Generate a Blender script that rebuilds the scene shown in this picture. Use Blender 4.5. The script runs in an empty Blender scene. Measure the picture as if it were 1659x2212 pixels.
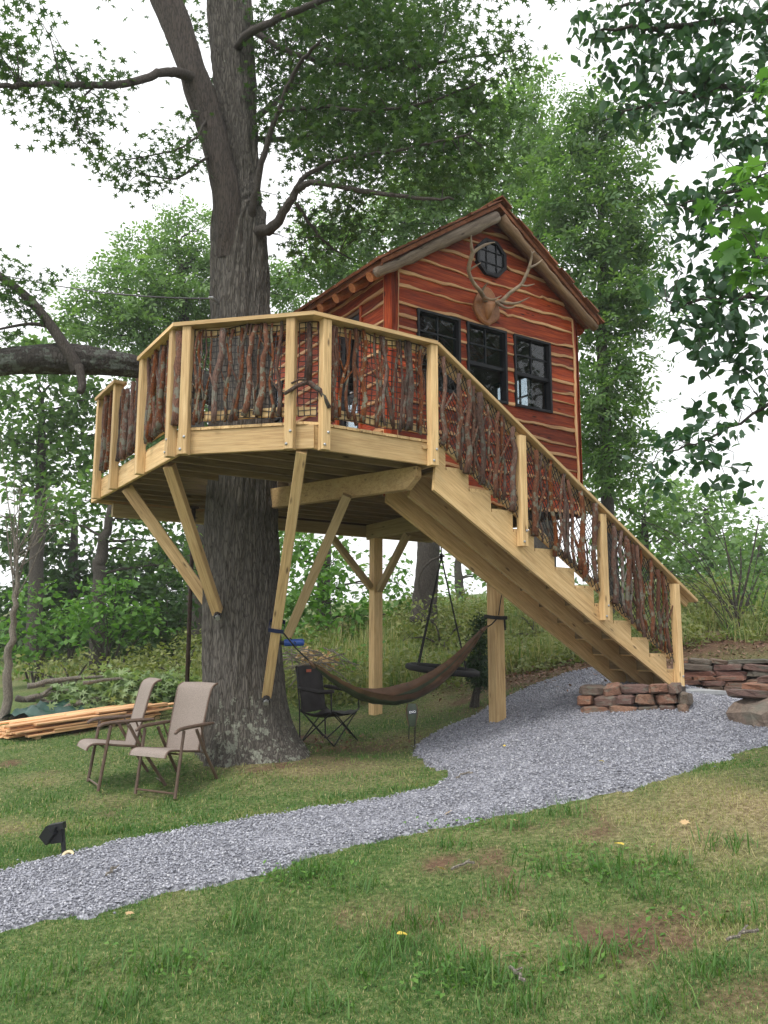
import bpy, bmesh, math, random
import numpy as np
from mathutils import Vector, Matrix

random.seed(7)
rng = np.random.default_rng(11)
S = bpy.context.scene
COL = S.collection
R = math.radians

# ------------------------------------------------------------------ camera, sky, sun, exposure
EYE = Vector((0.0, 0.0, 1.6)); PITCH = R(8.91); ROLL = R(0.11)
cam_d = bpy.data.cameras.new('camera'); cam = bpy.data.objects.new('camera', cam_d); COL.objects.link(cam)
cam.location = EYE; cam.rotation_euler = (R(90) + PITCH, 0, 0)
cam.rotation_euler = (Matrix.Rotation(R(90) + PITCH, 3, 'X') @ Matrix.Rotation(-ROLL, 3, 'Z').inverted()).to_euler()
cam_d.sensor_width = 36; cam_d.lens = 1787 / 2212 * 36; cam_d.clip_start = 0.05; cam_d.clip_end = 1500
S.camera = cam

wd = bpy.data.worlds.new("World"); S.world = wd; wd.use_nodes = True
wn = wd.node_tree; wn.nodes.clear()
SUN_EL, SUN_AZ = R(58), R(215)          # azimuth clockwise from +Y: behind and left of the camera
sky = wn.nodes.new('ShaderNodeTexSky'); sky.sky_type = 'NISHITA'; sky.sun_disc = False
sky.sun_elevation = SUN_EL; sky.sun_rotation = SUN_AZ; sky.dust_density = 4; sky.air_density = 1.2
hsv = wn.nodes.new('ShaderNodeHueSaturation'); hsv.inputs['Saturation'].default_value = 0.15
mixw = wn.nodes.new('ShaderNodeMixRGB'); mixw.inputs[0].default_value = 0.72
mixw.inputs[2].default_value = (10.3, 10.4, 10.6, 1)      # even cloud layer over the clear sky
bg = wn.nodes.new('ShaderNodeBackground'); bg.inputs['Strength'].default_value = 0.12
wo = wn.nodes.new('ShaderNodeOutputWorld')
wn.links.new(sky.outputs[0], hsv.inputs['Color']); wn.links.new(hsv.outputs[0], mixw.inputs[1])
wn.links.new(mixw.outputs[0], bg.inputs['Color']); wn.links.new(bg.outputs[0], wo.inputs['Surface'])

sd = bpy.data.lights.new('sun', 'SUN'); sd.energy = 1.5; sd.angle = R(14); sd.color = (1, .95, .87)
sun = bpy.data.objects.new('sun', sd); COL.objects.link(sun)
sdir = Vector((math.sin(SUN_AZ) * math.cos(SUN_EL), math.cos(SUN_AZ) * math.cos(SUN_EL), math.sin(SUN_EL)))
sun.rotation_euler = sdir.to_track_quat('Z', 'Y').to_euler(); sun.location = sdir * 60

S.view_settings.view_transform = 'Standard'; S.view_settings.look = 'None'
S.view_settings.exposure = 0.66; S.view_settings.gamma = 1; S.view_settings.use_curve_mapping = False
S.render.engine = 'CYCLES'
S.cycles.use_denoising = True
S.cycles.max_bounces = 7; S.cycles.diffuse_bounces = 4; S.cycles.transparent_max_bounces = 12
S.cycles.use_adaptive_sampling = True; S.cycles.adaptive_threshold = 0.02

# ------------------------------------------------------------------ survey helpers: measured directions -> points of the place
_F = Vector((0, math.cos(PITCH), math.sin(PITCH))); _U = Vector((0, -math.sin(PITCH), math.cos(PITCH))); _R = Vector((1, 0, 0))
_R, _U = math.cos(ROLL) * _R + math.sin(ROLL) * _U, -math.sin(ROLL) * _R + math.cos(ROLL) * _U
def ray(px, py): return _F + _R * ((px - 829.5) / 1787) - _U * ((py - 1106) / 1787)
def at(px, py, Y):
    d = ray(px, py); return EYE + d * (Y / d.y)
def depth(P): return (Vector(P) - EYE).dot(_F)
AZ = 0.9974
KX = Vector((-0.682, 7.505, 0)); ux = Vector((math.sin(AZ), math.cos(AZ), 0)); wx = Vector((-math.cos(AZ), math.sin(AZ), 0)); zx = Vector((0, 0, 1))
def L(u, w, z): return KX + ux * u + wx * w + zx * z
def on_w(px, py, w):
    d = ray(px, py); t = ((KX + wx * w - EYE).dot(wx)) / d.dot(wx); return EYE + d * t

def vnoise(x, y, s, seed=0):
    x = np.asarray(x, float) / s + 1000.3; y = np.asarray(y, float) / s + 1000.7
    xi = np.floor(x).astype(np.int64); yi = np.floor(y).astype(np.int64); fx = x - xi; fy = y - yi
    fx = fx * fx * (3 - 2 * fx); fy = fy * fy * (3 - 2 * fy)
    def h(a, b):
        n = (a * 374761393 + b * 668265263 + seed * 974711) & 0xffffffff
        n = ((n ^ (n >> 13)) * 1274126177) & 0xffffffff
        return ((n ^ (n >> 16)) & 0xffff) / 65535.0
    return (h(xi, yi) * (1 - fx) + h(xi + 1, yi) * fx) * (1 - fy) + (h(xi, yi + 1) * (1 - fx) + h(xi + 1, yi + 1) * fx) * fy
def fbm(x, y, s, seed=0, o=4):
    r = 0; a = .5; t = 0
    for i in range(o):
        r = r + a * vnoise(x, y, s / 2 ** i, seed + i * 7); t += a; a *= .55
    return r / t

# ------------------------------------------------------------------ terrain height: thin plate through surveyed points
CP = [(0, 0, 0), (-2, 3, -.2), (2, 3, .15), (-6, 3, -.5), (5, 3, .55), (0, -4, -.1), (-8, 0, -.8), (8, 0, .8), (-12, 8, -.6), (0, 4.5, .0), (-20, -5, -1.5), (20, -5, 2)]
for px, py, Y in [(530, 1640, 9.3), (340, 1722, 8.45), (215, 1705, 8.6), (135, 1855, 6.3), (0, 1890, 6.0), (0, 2010, 4.95), (400, 1795, 6.9), (900, 1800, 6.3),
                  (900, 1715, 7.6), (1075, 1560, 10.2), (1190, 1735, 6.7), (1500, 1668, 7.0), (1659, 1605, 7.9), (905, 1610, 9.9), (1457, 1490, 10.3), (1270, 1535, 9.75),
                  (1250, 1455, 12.2), (1060, 1505, 12.0), (811, 1545, 12.45), (180, 1585, 11.2), (20, 1600, 10.9), (0, 1555, 12.3), (300, 1500, 14.5), (700, 1510, 13.5),
                  (700, 1450, 15.5), (1000, 1330, 19), (820, 1400, 17), (560, 1450, 16), (1200, 1400, 15.5), (1560, 1400, 12.9), (1659, 1405, 12.6), (1580, 1490, 11.5), (1659, 1520, 10.8), (1500, 1320, 18), (1659, 1330, 17),
                  (100, 1460, 20), (350, 1430, 22), (1130, 1300, 25), (1659, 1250, 28), (640, 1350, 25)]:
    p = at(px, py, Y); CP.append((p.x, p.y, p.z))
CP += [(-30, 30, 1.5), (0, 60, 4.5), (-60, 60, 3), (60, 60, 10), (-25, 14, 0), (14, 12, 2.2), (20, 25, 4.5), (-40, 5, -1.5), (40, 8, 5)]
CP = np.array(CP, float)
def _phi(r2): return np.where(r2 > 0, r2 * np.log(r2 + 1e-12) * .5, 0)
_n = len(CP); _D = _phi(((CP[:, None, :2] - CP[None, :, :2]) ** 2).sum(-1)) + np.eye(_n) * .12
_P = np.c_[np.ones(_n), CP[:, :2]]
_A = np.block([[_D, _P], [_P.T, np.zeros((3, 3))]]); _W = np.linalg.solve(_A, np.r_[CP[:, 2], 0, 0, 0])
def H(x, y):
    x = np.asarray(x, float); y = np.asarray(y, float); sh = x.shape
    x = x.ravel(); y = y.ravel(); out = np.empty(len(x))
    for i in range(0, len(x), 20000):
        a = x[i:i + 20000]; b = y[i:i + 20000]
        k = 1.0; a2 = np.clip(a, -60, 60); b2 = np.clip(b, -10, 62)
        out[i:i + 20000] = _phi((a2[:, None] - CP[:, 0]) ** 2 + (b2[:, None] - CP[:, 1]) ** 2) @ _W[:_n] + _W[_n] + _W[_n + 1] * a2 + _W[_n + 2] * b2
    out += (fbm(x, y, .9, 3, 3) - .5) * .05
    return out.reshape(sh)
def h1(x, y): return float(H(np.array([x]), np.array([y]))[0])
def ground(px, py, y0=3.0, y1=40):
    d = ray(px, py); Ys = np.linspace(y0, y1, 600); X = d.x / d.y * Ys; Z = 1.6 + d.z / d.y * Ys
    g = Z - H(X, Ys); k = np.argmax(g < 0)
    if g[k] >= 0: k = len(Ys) - 1
    if k > 0:
        f = g[k - 1] / (g[k - 1] - g[k]); Y = Ys[k - 1] + f * (Ys[k] - Ys[k - 1])
    else: Y = Ys[0]
    return Vector((d.x / d.y * Y, Y, h1(d.x / d.y * Y, Y)))

# ------------------------------------------------------------------ materials
def mat(name):
    m = bpy.data.materials.new(name); m.use_nodes = True; nt = m.node_tree; b = nt.nodes['Principled BSDF']
    return m, nt, b
def ramp(nt, stops, fac):
    r = nt.nodes.new('ShaderNodeValToRGB'); e = r.color_ramp.elements
    while len(e) < len(stops): e.new(.5)
    for i, (p, c) in enumerate(stops): e[i].position = p; e[i].color = (*c, 1)
    nt.links.new(fac, r.inputs[0]); return r.outputs[0]
def coords(nt, scale, kind='Object', jitter=False):
    t = nt.nodes.new('ShaderNodeTexCoord'); m = nt.nodes.new('ShaderNodeMapping'); m.inputs['Scale'].default_value = scale
    nt.links.new(t.outputs[kind], m.inputs[0])
    if jitter:
        oi = nt.nodes.new('ShaderNodeObjectInfo'); v = nt.nodes.new('ShaderNodeVectorMath'); v.operation = 'SCALE'
        v.inputs[0].default_value = (37, 91, 53); nt.links.new(oi.outputs['Random'], v.inputs['Scale']); nt.links.new(v.outputs[0], m.inputs['Location'])
    return m.outputs[0]
def noise(nt, vec, sc, det=4, rough=.55, dist=0):
    n = nt.nodes.new('ShaderNodeTexNoise'); n.inputs['Scale'].default_value = sc; n.inputs['Detail'].default_value = det
    n.inputs['Roughness'].default_value = rough; n.inputs['Distortion'].default_value = dist
    nt.links.new(vec, n.inputs['Vector']); return n.outputs[0]
def mixc(nt, fac, a, b, mode='MIX'):
    n = nt.nodes.new('ShaderNodeMixRGB'); n.blend_type = mode
    for i, x in ((0, fac), (1, a), (2, b)):
        if isinstance(x, (int, float)): n.inputs[i].default_value = x
        elif isinstance(x, tuple): n.inputs[i].default_value = (*x, 1)
        else: nt.links.new(x, n.inputs[i])
    return n.outputs[0]
def mathn(nt, op, a, b=0, c=0):
    n = nt.nodes.new('ShaderNodeMath'); n.operation = op
    for i, x in ((0, a), (1, b), (2, c)):
        if isinstance(x, (int, float)): n.inputs[i].default_value = x
        else: nt.links.new(x, n.inputs[i])
    return n.outputs[0]
def bump(nt, b, hgt, st, dist=.01):
    n = nt.nodes.new('ShaderNodeBump'); n.inputs['Strength'].default_value = st; n.inputs['Distance'].default_value = dist
    nt.links.new(hgt, n.inputs['Height']); nt.links.new(n.outputs[0], b.inputs['Normal'])
def objrand(nt):
    return nt.nodes.new('ShaderNodeObjectInfo').outputs['Random']

def wood(name, dark, mid, light, rough=.7, knots=True, var=.25, grain=1.0, spec=.3):
    m, nt, b = mat(name)
    v = coords(nt, (1.2, 22 * grain, 22 * grain), jitter=True)
    n1 = noise(nt, v, 1.6, 5, .6, .6)
    v2 = coords(nt, (5, 160, 160), jitter=True); n2 = noise(nt, v2, 1.0, 3, .5)
    c = ramp(nt, [(.30, dark), (.48, mid), (.68, light)], n1)
    c = mixc(nt, .35, c, ramp(nt, [(.35, tuple(x * .6 for x in mid)), (.6, light)], n2))
    if knots:
        vo = nt.nodes.new('ShaderNodeTexVoronoi'); vo.inputs['Scale'].default_value = 1.0
        nt.links.new(coords(nt, (2.6, 9, 9), jitter=True), vo.inputs['Vector'])
        k = ramp(nt, [(.05, (1, 1, 1)), (.14, (0, 0, 0))], vo.outputs['Distance'])
        c = mixc(nt, mathn(nt, 'MULTIPLY', k, .9), c, tuple(x * .35 for x in dark))
    br = mathn(nt, 'MULTIPLY_ADD', objrand(nt), var, 1 - var / 2)
    n3 = noise(nt, coords(nt, (.7, 3, 3), jitter=True), 1.3, 4)
    br = mathn(nt, 'MULTIPLY', br, mathn(nt, 'MULTIPLY_ADD', n3, .6, .7))
    hs = nt.nodes.new('ShaderNodeHueSaturation'); nt.links.new(c, hs.inputs['Color']); nt.links.new(br, hs.inputs['Value'])
    nt.links.new(hs.outputs[0], b.inputs['Base Color']); b.inputs['Roughness'].default_value = rough; b.inputs['Specular IOR Level'].default_value = spec
    bump(nt, b, n2, .25, .004); return m

def bark(name, dark, light, lichen=0.0, scale=1.0, moss=(.30, .34, .27), long=.22, bst=1.0, jitter=False):
    m, nt, b = mat(name)
    v = coords(nt, (9 * scale, 9 * scale, 9 * scale * long), jitter=jitter)
    vo = nt.nodes.new('ShaderNodeTexVoronoi'); vo.feature = 'DISTANCE_TO_EDGE'; vo.inputs['Scale'].default_value = 2.2; vo.inputs['Randomness'].default_value = 1
    nv = nt.nodes.new('ShaderNodeTexNoise'); nv.inputs['Scale'].default_value = 1.6; nv.inputs['Detail'].default_value = 4; nt.links.new(v, nv.inputs['Vector'])
    va = nt.nodes.new('ShaderNodeVectorMath'); va.operation = 'MULTIPLY_ADD'; nt.links.new(nv.outputs[1], va.inputs[0]); va.inputs[1].default_value = (.9, .9, .9); nt.links.new(v, va.inputs[2])
    nt.links.new(va.outputs[0], vo.inputs['Vector'])
    n1 = noise(nt, v, 3.0, 6, .65)
    hgt = mathn(nt, 'ADD', mathn(nt, 'MINIMUM', mathn(nt, 'MULTIPLY', vo.outputs['Distance'], 3.2), .7), mathn(nt, 'MULTIPLY', n1, .7))
    c = ramp(nt, [(.25, dark), (.95, light)], hgt)
    n2 = noise(nt, coords(nt, (1, 1, .5), jitter=jitter), 1.4, 3)
    c = mixc(nt, mathn(nt, 'MULTIPLY', n2, .5), c, tuple(.5 * (x + y) for x, y in zip(dark, light)))
    if lichen > 0:
        nl = noise(nt, coords(nt, (1, 1, 1), jitter=jitter), 13 if lichen < 1 else 7.5, 6, .68)
        nl2 = noise(nt, coords(nt, (1, 1, 1)), 1.6, 2)
        f = mathn(nt, 'ADD', nl, mathn(nt, 'MULTIPLY_ADD', nl2, .35, -.175))
        if lichen < 1:
            tc = nt.nodes.new('ShaderNodeTexCoord'); sp = nt.nodes.new('ShaderNodeSeparateXYZ'); nt.links.new(tc.outputs['Object'], sp.inputs[0])
            hz = nt.nodes.new('ShaderNodeMapRange'); nt.links.new(sp.outputs[2], hz.inputs[0]); hz.inputs[1].default_value = .35; hz.inputs[2].default_value = 1.5
            hz.inputs[3].default_value = .055; hz.inputs[4].default_value = -.10; f = mathn(nt, 'ADD', f, hz.outputs[0])
        else: f = mathn(nt, 'ADD', f, .06)
        lf = ramp(nt, [(.60, (0, 0, 0)), (.63, (1, 1, 1))], f)
        c = mixc(nt, mathn(nt, 'MULTIPLY', lf, .8), c, mixc(nt, n1, tuple(x * .55 for x in moss), moss))
    if jitter:
        hs = nt.nodes.new('ShaderNodeHueSaturation'); nt.links.new(c, hs.inputs['Color'])
        r = objrand(nt); nt.links.new(mathn(nt, 'MULTIPLY_ADD', r, .9, .6), hs.inputs['Value'])
        nt.links.new(mathn(nt, 'MULTIPLY_ADD', mathn(nt, 'FRACT', mathn(nt, 'MULTIPLY', r, 7.3)), .8, .75), hs.inputs['Saturation']); c = hs.outputs[0]
    nt.links.new(c, b.inputs['Base Color']); b.inputs['Roughness'].default_value = .92
    bump(nt, b, hgt, bst, .03 / scale); return m

def leafm(name, c0, c1, trans=.35, rough=.55, spec=.3):
    m, nt, b = mat(name)
    a = nt.nodes.new('ShaderNodeAttribute'); a.attribute_name = 'rnd'
    c = ramp(nt, [(0, c0), (1, c1)], a.outputs['Fac'])
    nt.links.new(c, b.inputs['Base Color']); b.inputs['Roughness'].default_value = rough; b.inputs['Specular IOR Level'].default_value = spec
    t = nt.nodes.new('ShaderNodeBsdfTranslucent'); nt.links.new(mixc(nt, 1, c, (1.5, 1.7, .7), 'MULTIPLY'), t.inputs[0])
    mx = nt.nodes.new('ShaderNodeMixShader'); mx.inputs[0].default_value = trans
    nt.links.new(b.outputs[0], mx.inputs[1]); nt.links.new(t.outputs[0], mx.inputs[2])
    nt.links.new(mx.outputs[0], nt.nodes['Material Output'].inputs[0]); return m
def plain(name, col, rough=.6, metal=0, nz=.15, nsc=20, bst=0, spec=.5):
    m, nt, b = mat(name)
    n = noise(nt, coords(nt, (1, 1, 1)), nsc, 4)
    c = ramp(nt, [(.3, tuple(x * (1 - nz) for x in col)), (.7, tuple(min(1, x * (1 + nz)) for x in col))], n)
    nt.links.new(c, b.inputs['Base Color']); b.inputs['Roughness'].default_value = rough; b.inputs['Metallic'].default_value = metal
    b.inputs['Specular IOR Level'].default_value = spec
    if bst: bump(nt, b, n, bst, .01)
    return m

M = {}
M['pine'] = wood('treated_pine', (.36, .20, .085), (.60, .395, .185), (.72, .52, .275), .7, True, .42)
M['pine2'] = wood('weathered_treated_pine', (.25, .17, .075), (.40, .29, .145), (.48, .36, .20))
M['pine3'] = wood('shade_toned_pine', (.12, .08, .04), (.215, .15, .078), (.29, .21, .115))  # joist and riser pine, under-deck shade put into its colour
M['cedar'] = wood('red_cedar_heartwood', (.042, .005, .003), (.160, .018, .006), (.36, .070, .018), .58, True, .85, .8, .12)
M['sap'] = wood('pale_cedar_sapwood', (.26, .11, .045), (.47, .25, .115), (.60, .38, .20), .6, False, .5)
M['cedar_cut'] = wood('orange_cedar_boards', (.44, .18, .07), (.72, .38, .18), (.80, .54, .31), .7, True, .45)
M['shake'] = wood('cedar_roof_shake', (.09, .030, .016), (.19, .065, .033), (.29, .12, .06), .8, False, .5)
M['inside'] = wood('cabin_inner_panel', (.05, .025, .015), (.09, .05, .03), (.13, .075, .045), .8, False)
M['oldlog'] = wood('grey_weathered_log', (.060, .042, .032), (.17, .125, .095), (.29, .235, .19), .85, True, .3, .6)
M['pale_log'] = wood('peeled_log', (.07, .038, .022), (.17, .10, .058), (.29, .19, .115), .8, True, .2, .6)
M['barkoak'] = bark('oak_bark', (.020, .017, .0145), (.142, .127, .110), .5, 2.0, (.36, .38, .31), long=.13, bst=1.0)
M['barkstem'] = bark('dark_upper_bark', (.013, .010, .009), (.088, .070, .060), 0, 2.4, long=.10, bst=.7)
M['barklimb'] = bark('oak_limb_bark', (.018, .016, .014), (.060, .052, .046), 1.0, 1.6, (.15, .175, .145), bst=.8)
M['barktwig'] = bark('twig_bark', (.03, .025, .022), (.09, .075, .065), 0, 3)
M['stick'] = bark('branch_baluster_bark', (.034, .015, .010), (.17, .083, .056), .5, 4, (.20, .21, .17), .2, .8, jitter=True)
M['bark_far'] = bark('woodland_bark', (.028, .023, .020), (.095, .083, .070), 0, 2.4)
M['bark_pale'] = bark('pale_sapling_bark', (.10, .085, .07), (.27, .24, .20), 0, 3)
M['rope'] = plain('black_rope', (.012, .012, .013), .8)
M['black'] = plain('black_painted_metal', (.010, .011, .014), .45)
M['steel'] = plain('galvanised_steel', (.42, .43, .45), .4, .85)
M['rust'] = plain('rusty_dark_pole', (.06, .035, .028), .7, .3, .5, 30)
M['winframe'] = plain('black_window_frame', (.010, .011, .014), .5, spec=.18)
M['sling'] = plain('taupe_sling_fabric', (.255, .215, .19), .85, 0, .24, 130, .2, .2)
M['chairframe'] = plain('brown_chair_frame', (.115, .075, .055), .45, .2, .2)
M['nylon'] = plain('black_chair_nylon', (.022, .018, .019), .75, 0, .3, 12, .3)
M['orange'] = plain('orange_tag', (.45, .10, .05), .7)
M['hgreen'] = plain('dark_green_hammock_nylon', (.036, .052, .032), .5, 0, .35, 8, .25)
M['hbrown'] = plain('brown_hammock_nylon', (.105, .058, .034), .5, 0, .4, 8, .25)
M['blue'] = plain('blue_bottle', (.02, .075, .33), .35)
M['bluestrap'] = plain('navy_strap', (.01, .018, .07), .7)
M['navy'] = plain('navy_badge', (.01, .015, .05), .7)
M['white'] = plain('white_lettering', (.75, .75, .78), .7, 0, .03)
M['tarp'] = plain('green_tarp', (.020, .060, .046), .4, 0, .3, 6, .6)
M['antler'] = plain('antler_bone', (.26, .19, .13), .55, 0, .45, 9, .2)
M['rafter'] = wood('orange_rafter_log', (.26, .075, .025), (.42, .14, .05), (.52, .22, .09), .6, False, .2)
M['plaque'] = wood('plaque_wood', (.17, .065, .026), (.27, .11, .045), (.34, .15, .06), .4, False, .1)
M['skull'] = plain('skull_plate_wood', (.30, .13, .05), .5, 0, .3, 12)
M['slab'] = plain('grey_stone_slab', (.30, .31, .32), .8, 0, .12, 30, .3)
M['gap'] = plain('dark_soil', (.05, .032, .024), .95, 0, .4, 14, .6)
M['wire'] = plain('grey_wire', (.08, .08, .085), .5, .5)
M['shaving'] = plain('pale_wood_shaving', (.66, .56, .36), .8, 0, .1)
M['sky_reflection'] = plain('pale_blue_sky_reflection', (.62, .65, .74), .7, 0, .03)  # bluish white of reflected sky put into a panel colour
M['yellowleaf'] = leafm('yellow_leaf', (.62, .44, .06), (.70, .55, .12), .2)
M['tanleaf'] = leafm('dry_tan_leaf', (.42, .25, .12), (.60, .46, .26), .15)
M['oakleaf'] = leafm('oak_leaf', (.026, .066, .024), (.085, .145, .050), .34)
M['hickory'] = leafm('pale_green_leaf', (.085, .165, .060), (.19, .295, .115), .44)
M['midleaf'] = leafm('mid_green_leaf', (.055, .125, .042), (.15, .24, .085), .42)
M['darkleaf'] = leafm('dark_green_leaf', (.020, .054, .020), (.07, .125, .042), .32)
M['nearleaf'] = leafm('near_bough_leaf', (.026, .072, .042), (.065, .135, .068), .34, .4, .5)
M['mapleleaf'] = leafm('bright_maple_leaf', (.075, .175, .045), (.13, .26, .075), .42, .5)
M['bushleaf'] = leafm('bright_bush_leaf', (.06, .16, .035), (.15, .28, .06), .36)
M['weed'] = leafm('weed_leaf', (.10, .145, .045), (.26, .27, .10), .3)
M['paleleaf'] = leafm('wilted_pale_leaf', (.14, .22, .10), (.30, .38, .20), .3)
M['fir'] = leafm('juniper_needle', (.02, .05, .022), (.05, .09, .035), .2)

def glassm():
    m, nt, b = mat('window_glass')
    tr = nt.nodes.new('ShaderNodeBsdfTransparent'); tr.inputs[0].default_value = (.72, .76, .78, 1)
    gl = nt.nodes.new('ShaderNodeBsdfGlossy'); gl.inputs['Roughness'].default_value = .02
    lw = nt.nodes.new('ShaderNodeLayerWeight'); lw.inputs[0].default_value = .5; fr = nt.nodes.new('ShaderNodeMath'); fr.operation = 'MULTIPLY_ADD'; nt.links.new(mathn(nt, 'POWER', lw.outputs['Facing'], 4.0), fr.inputs[0]); fr.inputs[1].default_value = .8; fr.inputs[2].default_value = .036
    n = noise(nt, coords(nt, (1, 1, 1)), 3, 2); bp = nt.nodes.new('ShaderNodeBump'); bp.inputs['Strength'].default_value = .06; bp.inputs['Distance'].default_value = .02
    nt.links.new(n, bp.inputs['Height']); nt.links.new(bp.outputs[0], gl.inputs['Normal'])
    mx = nt.nodes.new('ShaderNodeMixShader'); nt.links.new(fr.outputs[0], mx.inputs[0]); nt.links.new(tr.outputs[0], mx.inputs[1]); nt.links.new(gl.outputs[0], mx.inputs[2])
    nt.links.new(mx.outputs[0], nt.nodes['Material Output'].inputs[0]); return m
M['glass'] = glassm()

def stonem(name, cols):
    m, nt, b = mat(name)
    n = noise(nt, coords(nt, (1, 1, 1), jitter=True), 9, 6, .65); n2 = noise(nt, coords(nt, (1, 1, 1), jitter=True), 2.2, 3)
    base = ramp(nt, cols, objrand(nt))
    c = mixc(nt, .75, base, ramp(nt, [(.3, (.35, .33, .32)), (.7, (1.35, 1.3, 1.25))], n), 'MULTIPLY')
    c = mixc(nt, ramp(nt, [(.52, (0, 0, 0)), (.66, (.6, .6, .6))], n2), c, (.15, .155, .125))
    nt.links.new(c, b.inputs['Base Color']); b.inputs['Roughness'].default_value = .9; bump(nt, b, n, .7, .03); return m
M['stone'] = stonem('red_brown_fieldstone', [(0, (.17, .085, .07)), (.25, (.13, .085, .075)), (.45, (.30, .15, .095)), (.65, (.12, .115, .095)), (.85, (.22, .105, .08)), (1, (.27, .17, .11))])
M['boulder'] = stonem('lichen_boulder', [(0, (.20, .19, .155)), (1, (.22, .17, .14))])

def groundm():
    m, nt, b = mat('lawn_soil_and_turf')
    at_ = nt.nodes.new('ShaderNodeVertexColor'); at_.layer_name = 'cover'
    sp = nt.nodes.new('ShaderNodeSeparateColor'); nt.links.new(at_.outputs[0], sp.inputs[0])
    v = coords(nt, (1, 1, 1)); n1 = noise(nt, v, 26, 6, .7); n2 = noise(nt, v, 3.2, 4); n3 = noise(nt, v, 90, 3)
    green = ramp(nt, [(.32, (.030, .055, .016)), (.52, (.10, .15, .046)), (.72, (.26, .27, .12))], n1)
    dry = ramp(nt, [(.32, (.09, .065, .032)), (.52, (.25, .20, .11)), (.72, (.44, .37, .23))], n1)
    dirt = ramp(nt, [(.3, (.075, .040, .028)), (.55, (.15, .085, .058)), (.8, (.27, .17, .12))], n1)
    c = mixc(nt, sp.outputs[0], green, dry); c = mixc(nt, sp.outputs[1], c, dirt)
    nt.links.new(c, b.inputs['Base Color']); b.inputs['Roughness'].default_value = .95; b.inputs['Specular IOR Level'].default_value = .15
    bump(nt, b, mathn(nt, 'ADD', n1, mathn(nt, 'MULTIPLY', n3, .5)), .8, .03); return m
M['ground'] = groundm()
def gravelm(name, stones):
    m, nt, b = mat(name)
    if stones:
        a = nt.nodes.new('ShaderNodeAttribute'); a.attribute_name = 'rnd'
        c = ramp(nt, [(0, (.13, .135, .16)), (.35, (.26, .268, .31)), (.8, (.38, .39, .445)), (1, (.52, .525, .56))], a.outputs['Fac'])
        n = noise(nt, coords(nt, (1, 1, 1)), 60, 3); c = mixc(nt, .5, c, ramp(nt, [(.3, (.6, .6, .6)), (.7, (1.2, 1.2, 1.2))], n), 'MULTIPLY')
    else:
        vo = nt.nodes.new('ShaderNodeTexVoronoi'); vo.inputs['Scale'].default_value = 60; nt.links.new(coords(nt, (1, 1, 1)), vo.inputs['Vector'])
        sp = nt.nodes.new('ShaderNodeSeparateColor'); nt.links.new(vo.outputs['Color'], sp.inputs[0])
        c = ramp(nt, [(0, (.11, .113, .135)), (.5, (.25, .257, .295)), (1, (.43, .437, .49))], sp.outputs[0])
        bump(nt, b, vo.outputs['Distance'], 1.0, .02)
        big = noise(nt, coords(nt, (1, 1, 1)), 1.5, 4); c = mixc(nt, .6, c, ramp(nt, [(.3, (.75, .75, .75)), (.7, (1.1, 1.1, 1.1))], big), 'MULTIPLY')
    nt.links.new(c, b.inputs['Base Color']); b.inputs['Roughness'].default_value = .85; return m
M['gravel'] = gravelm('blue_grey_gravel', False); M['gstone'] = gravelm('gravel_chip', True)

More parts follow.
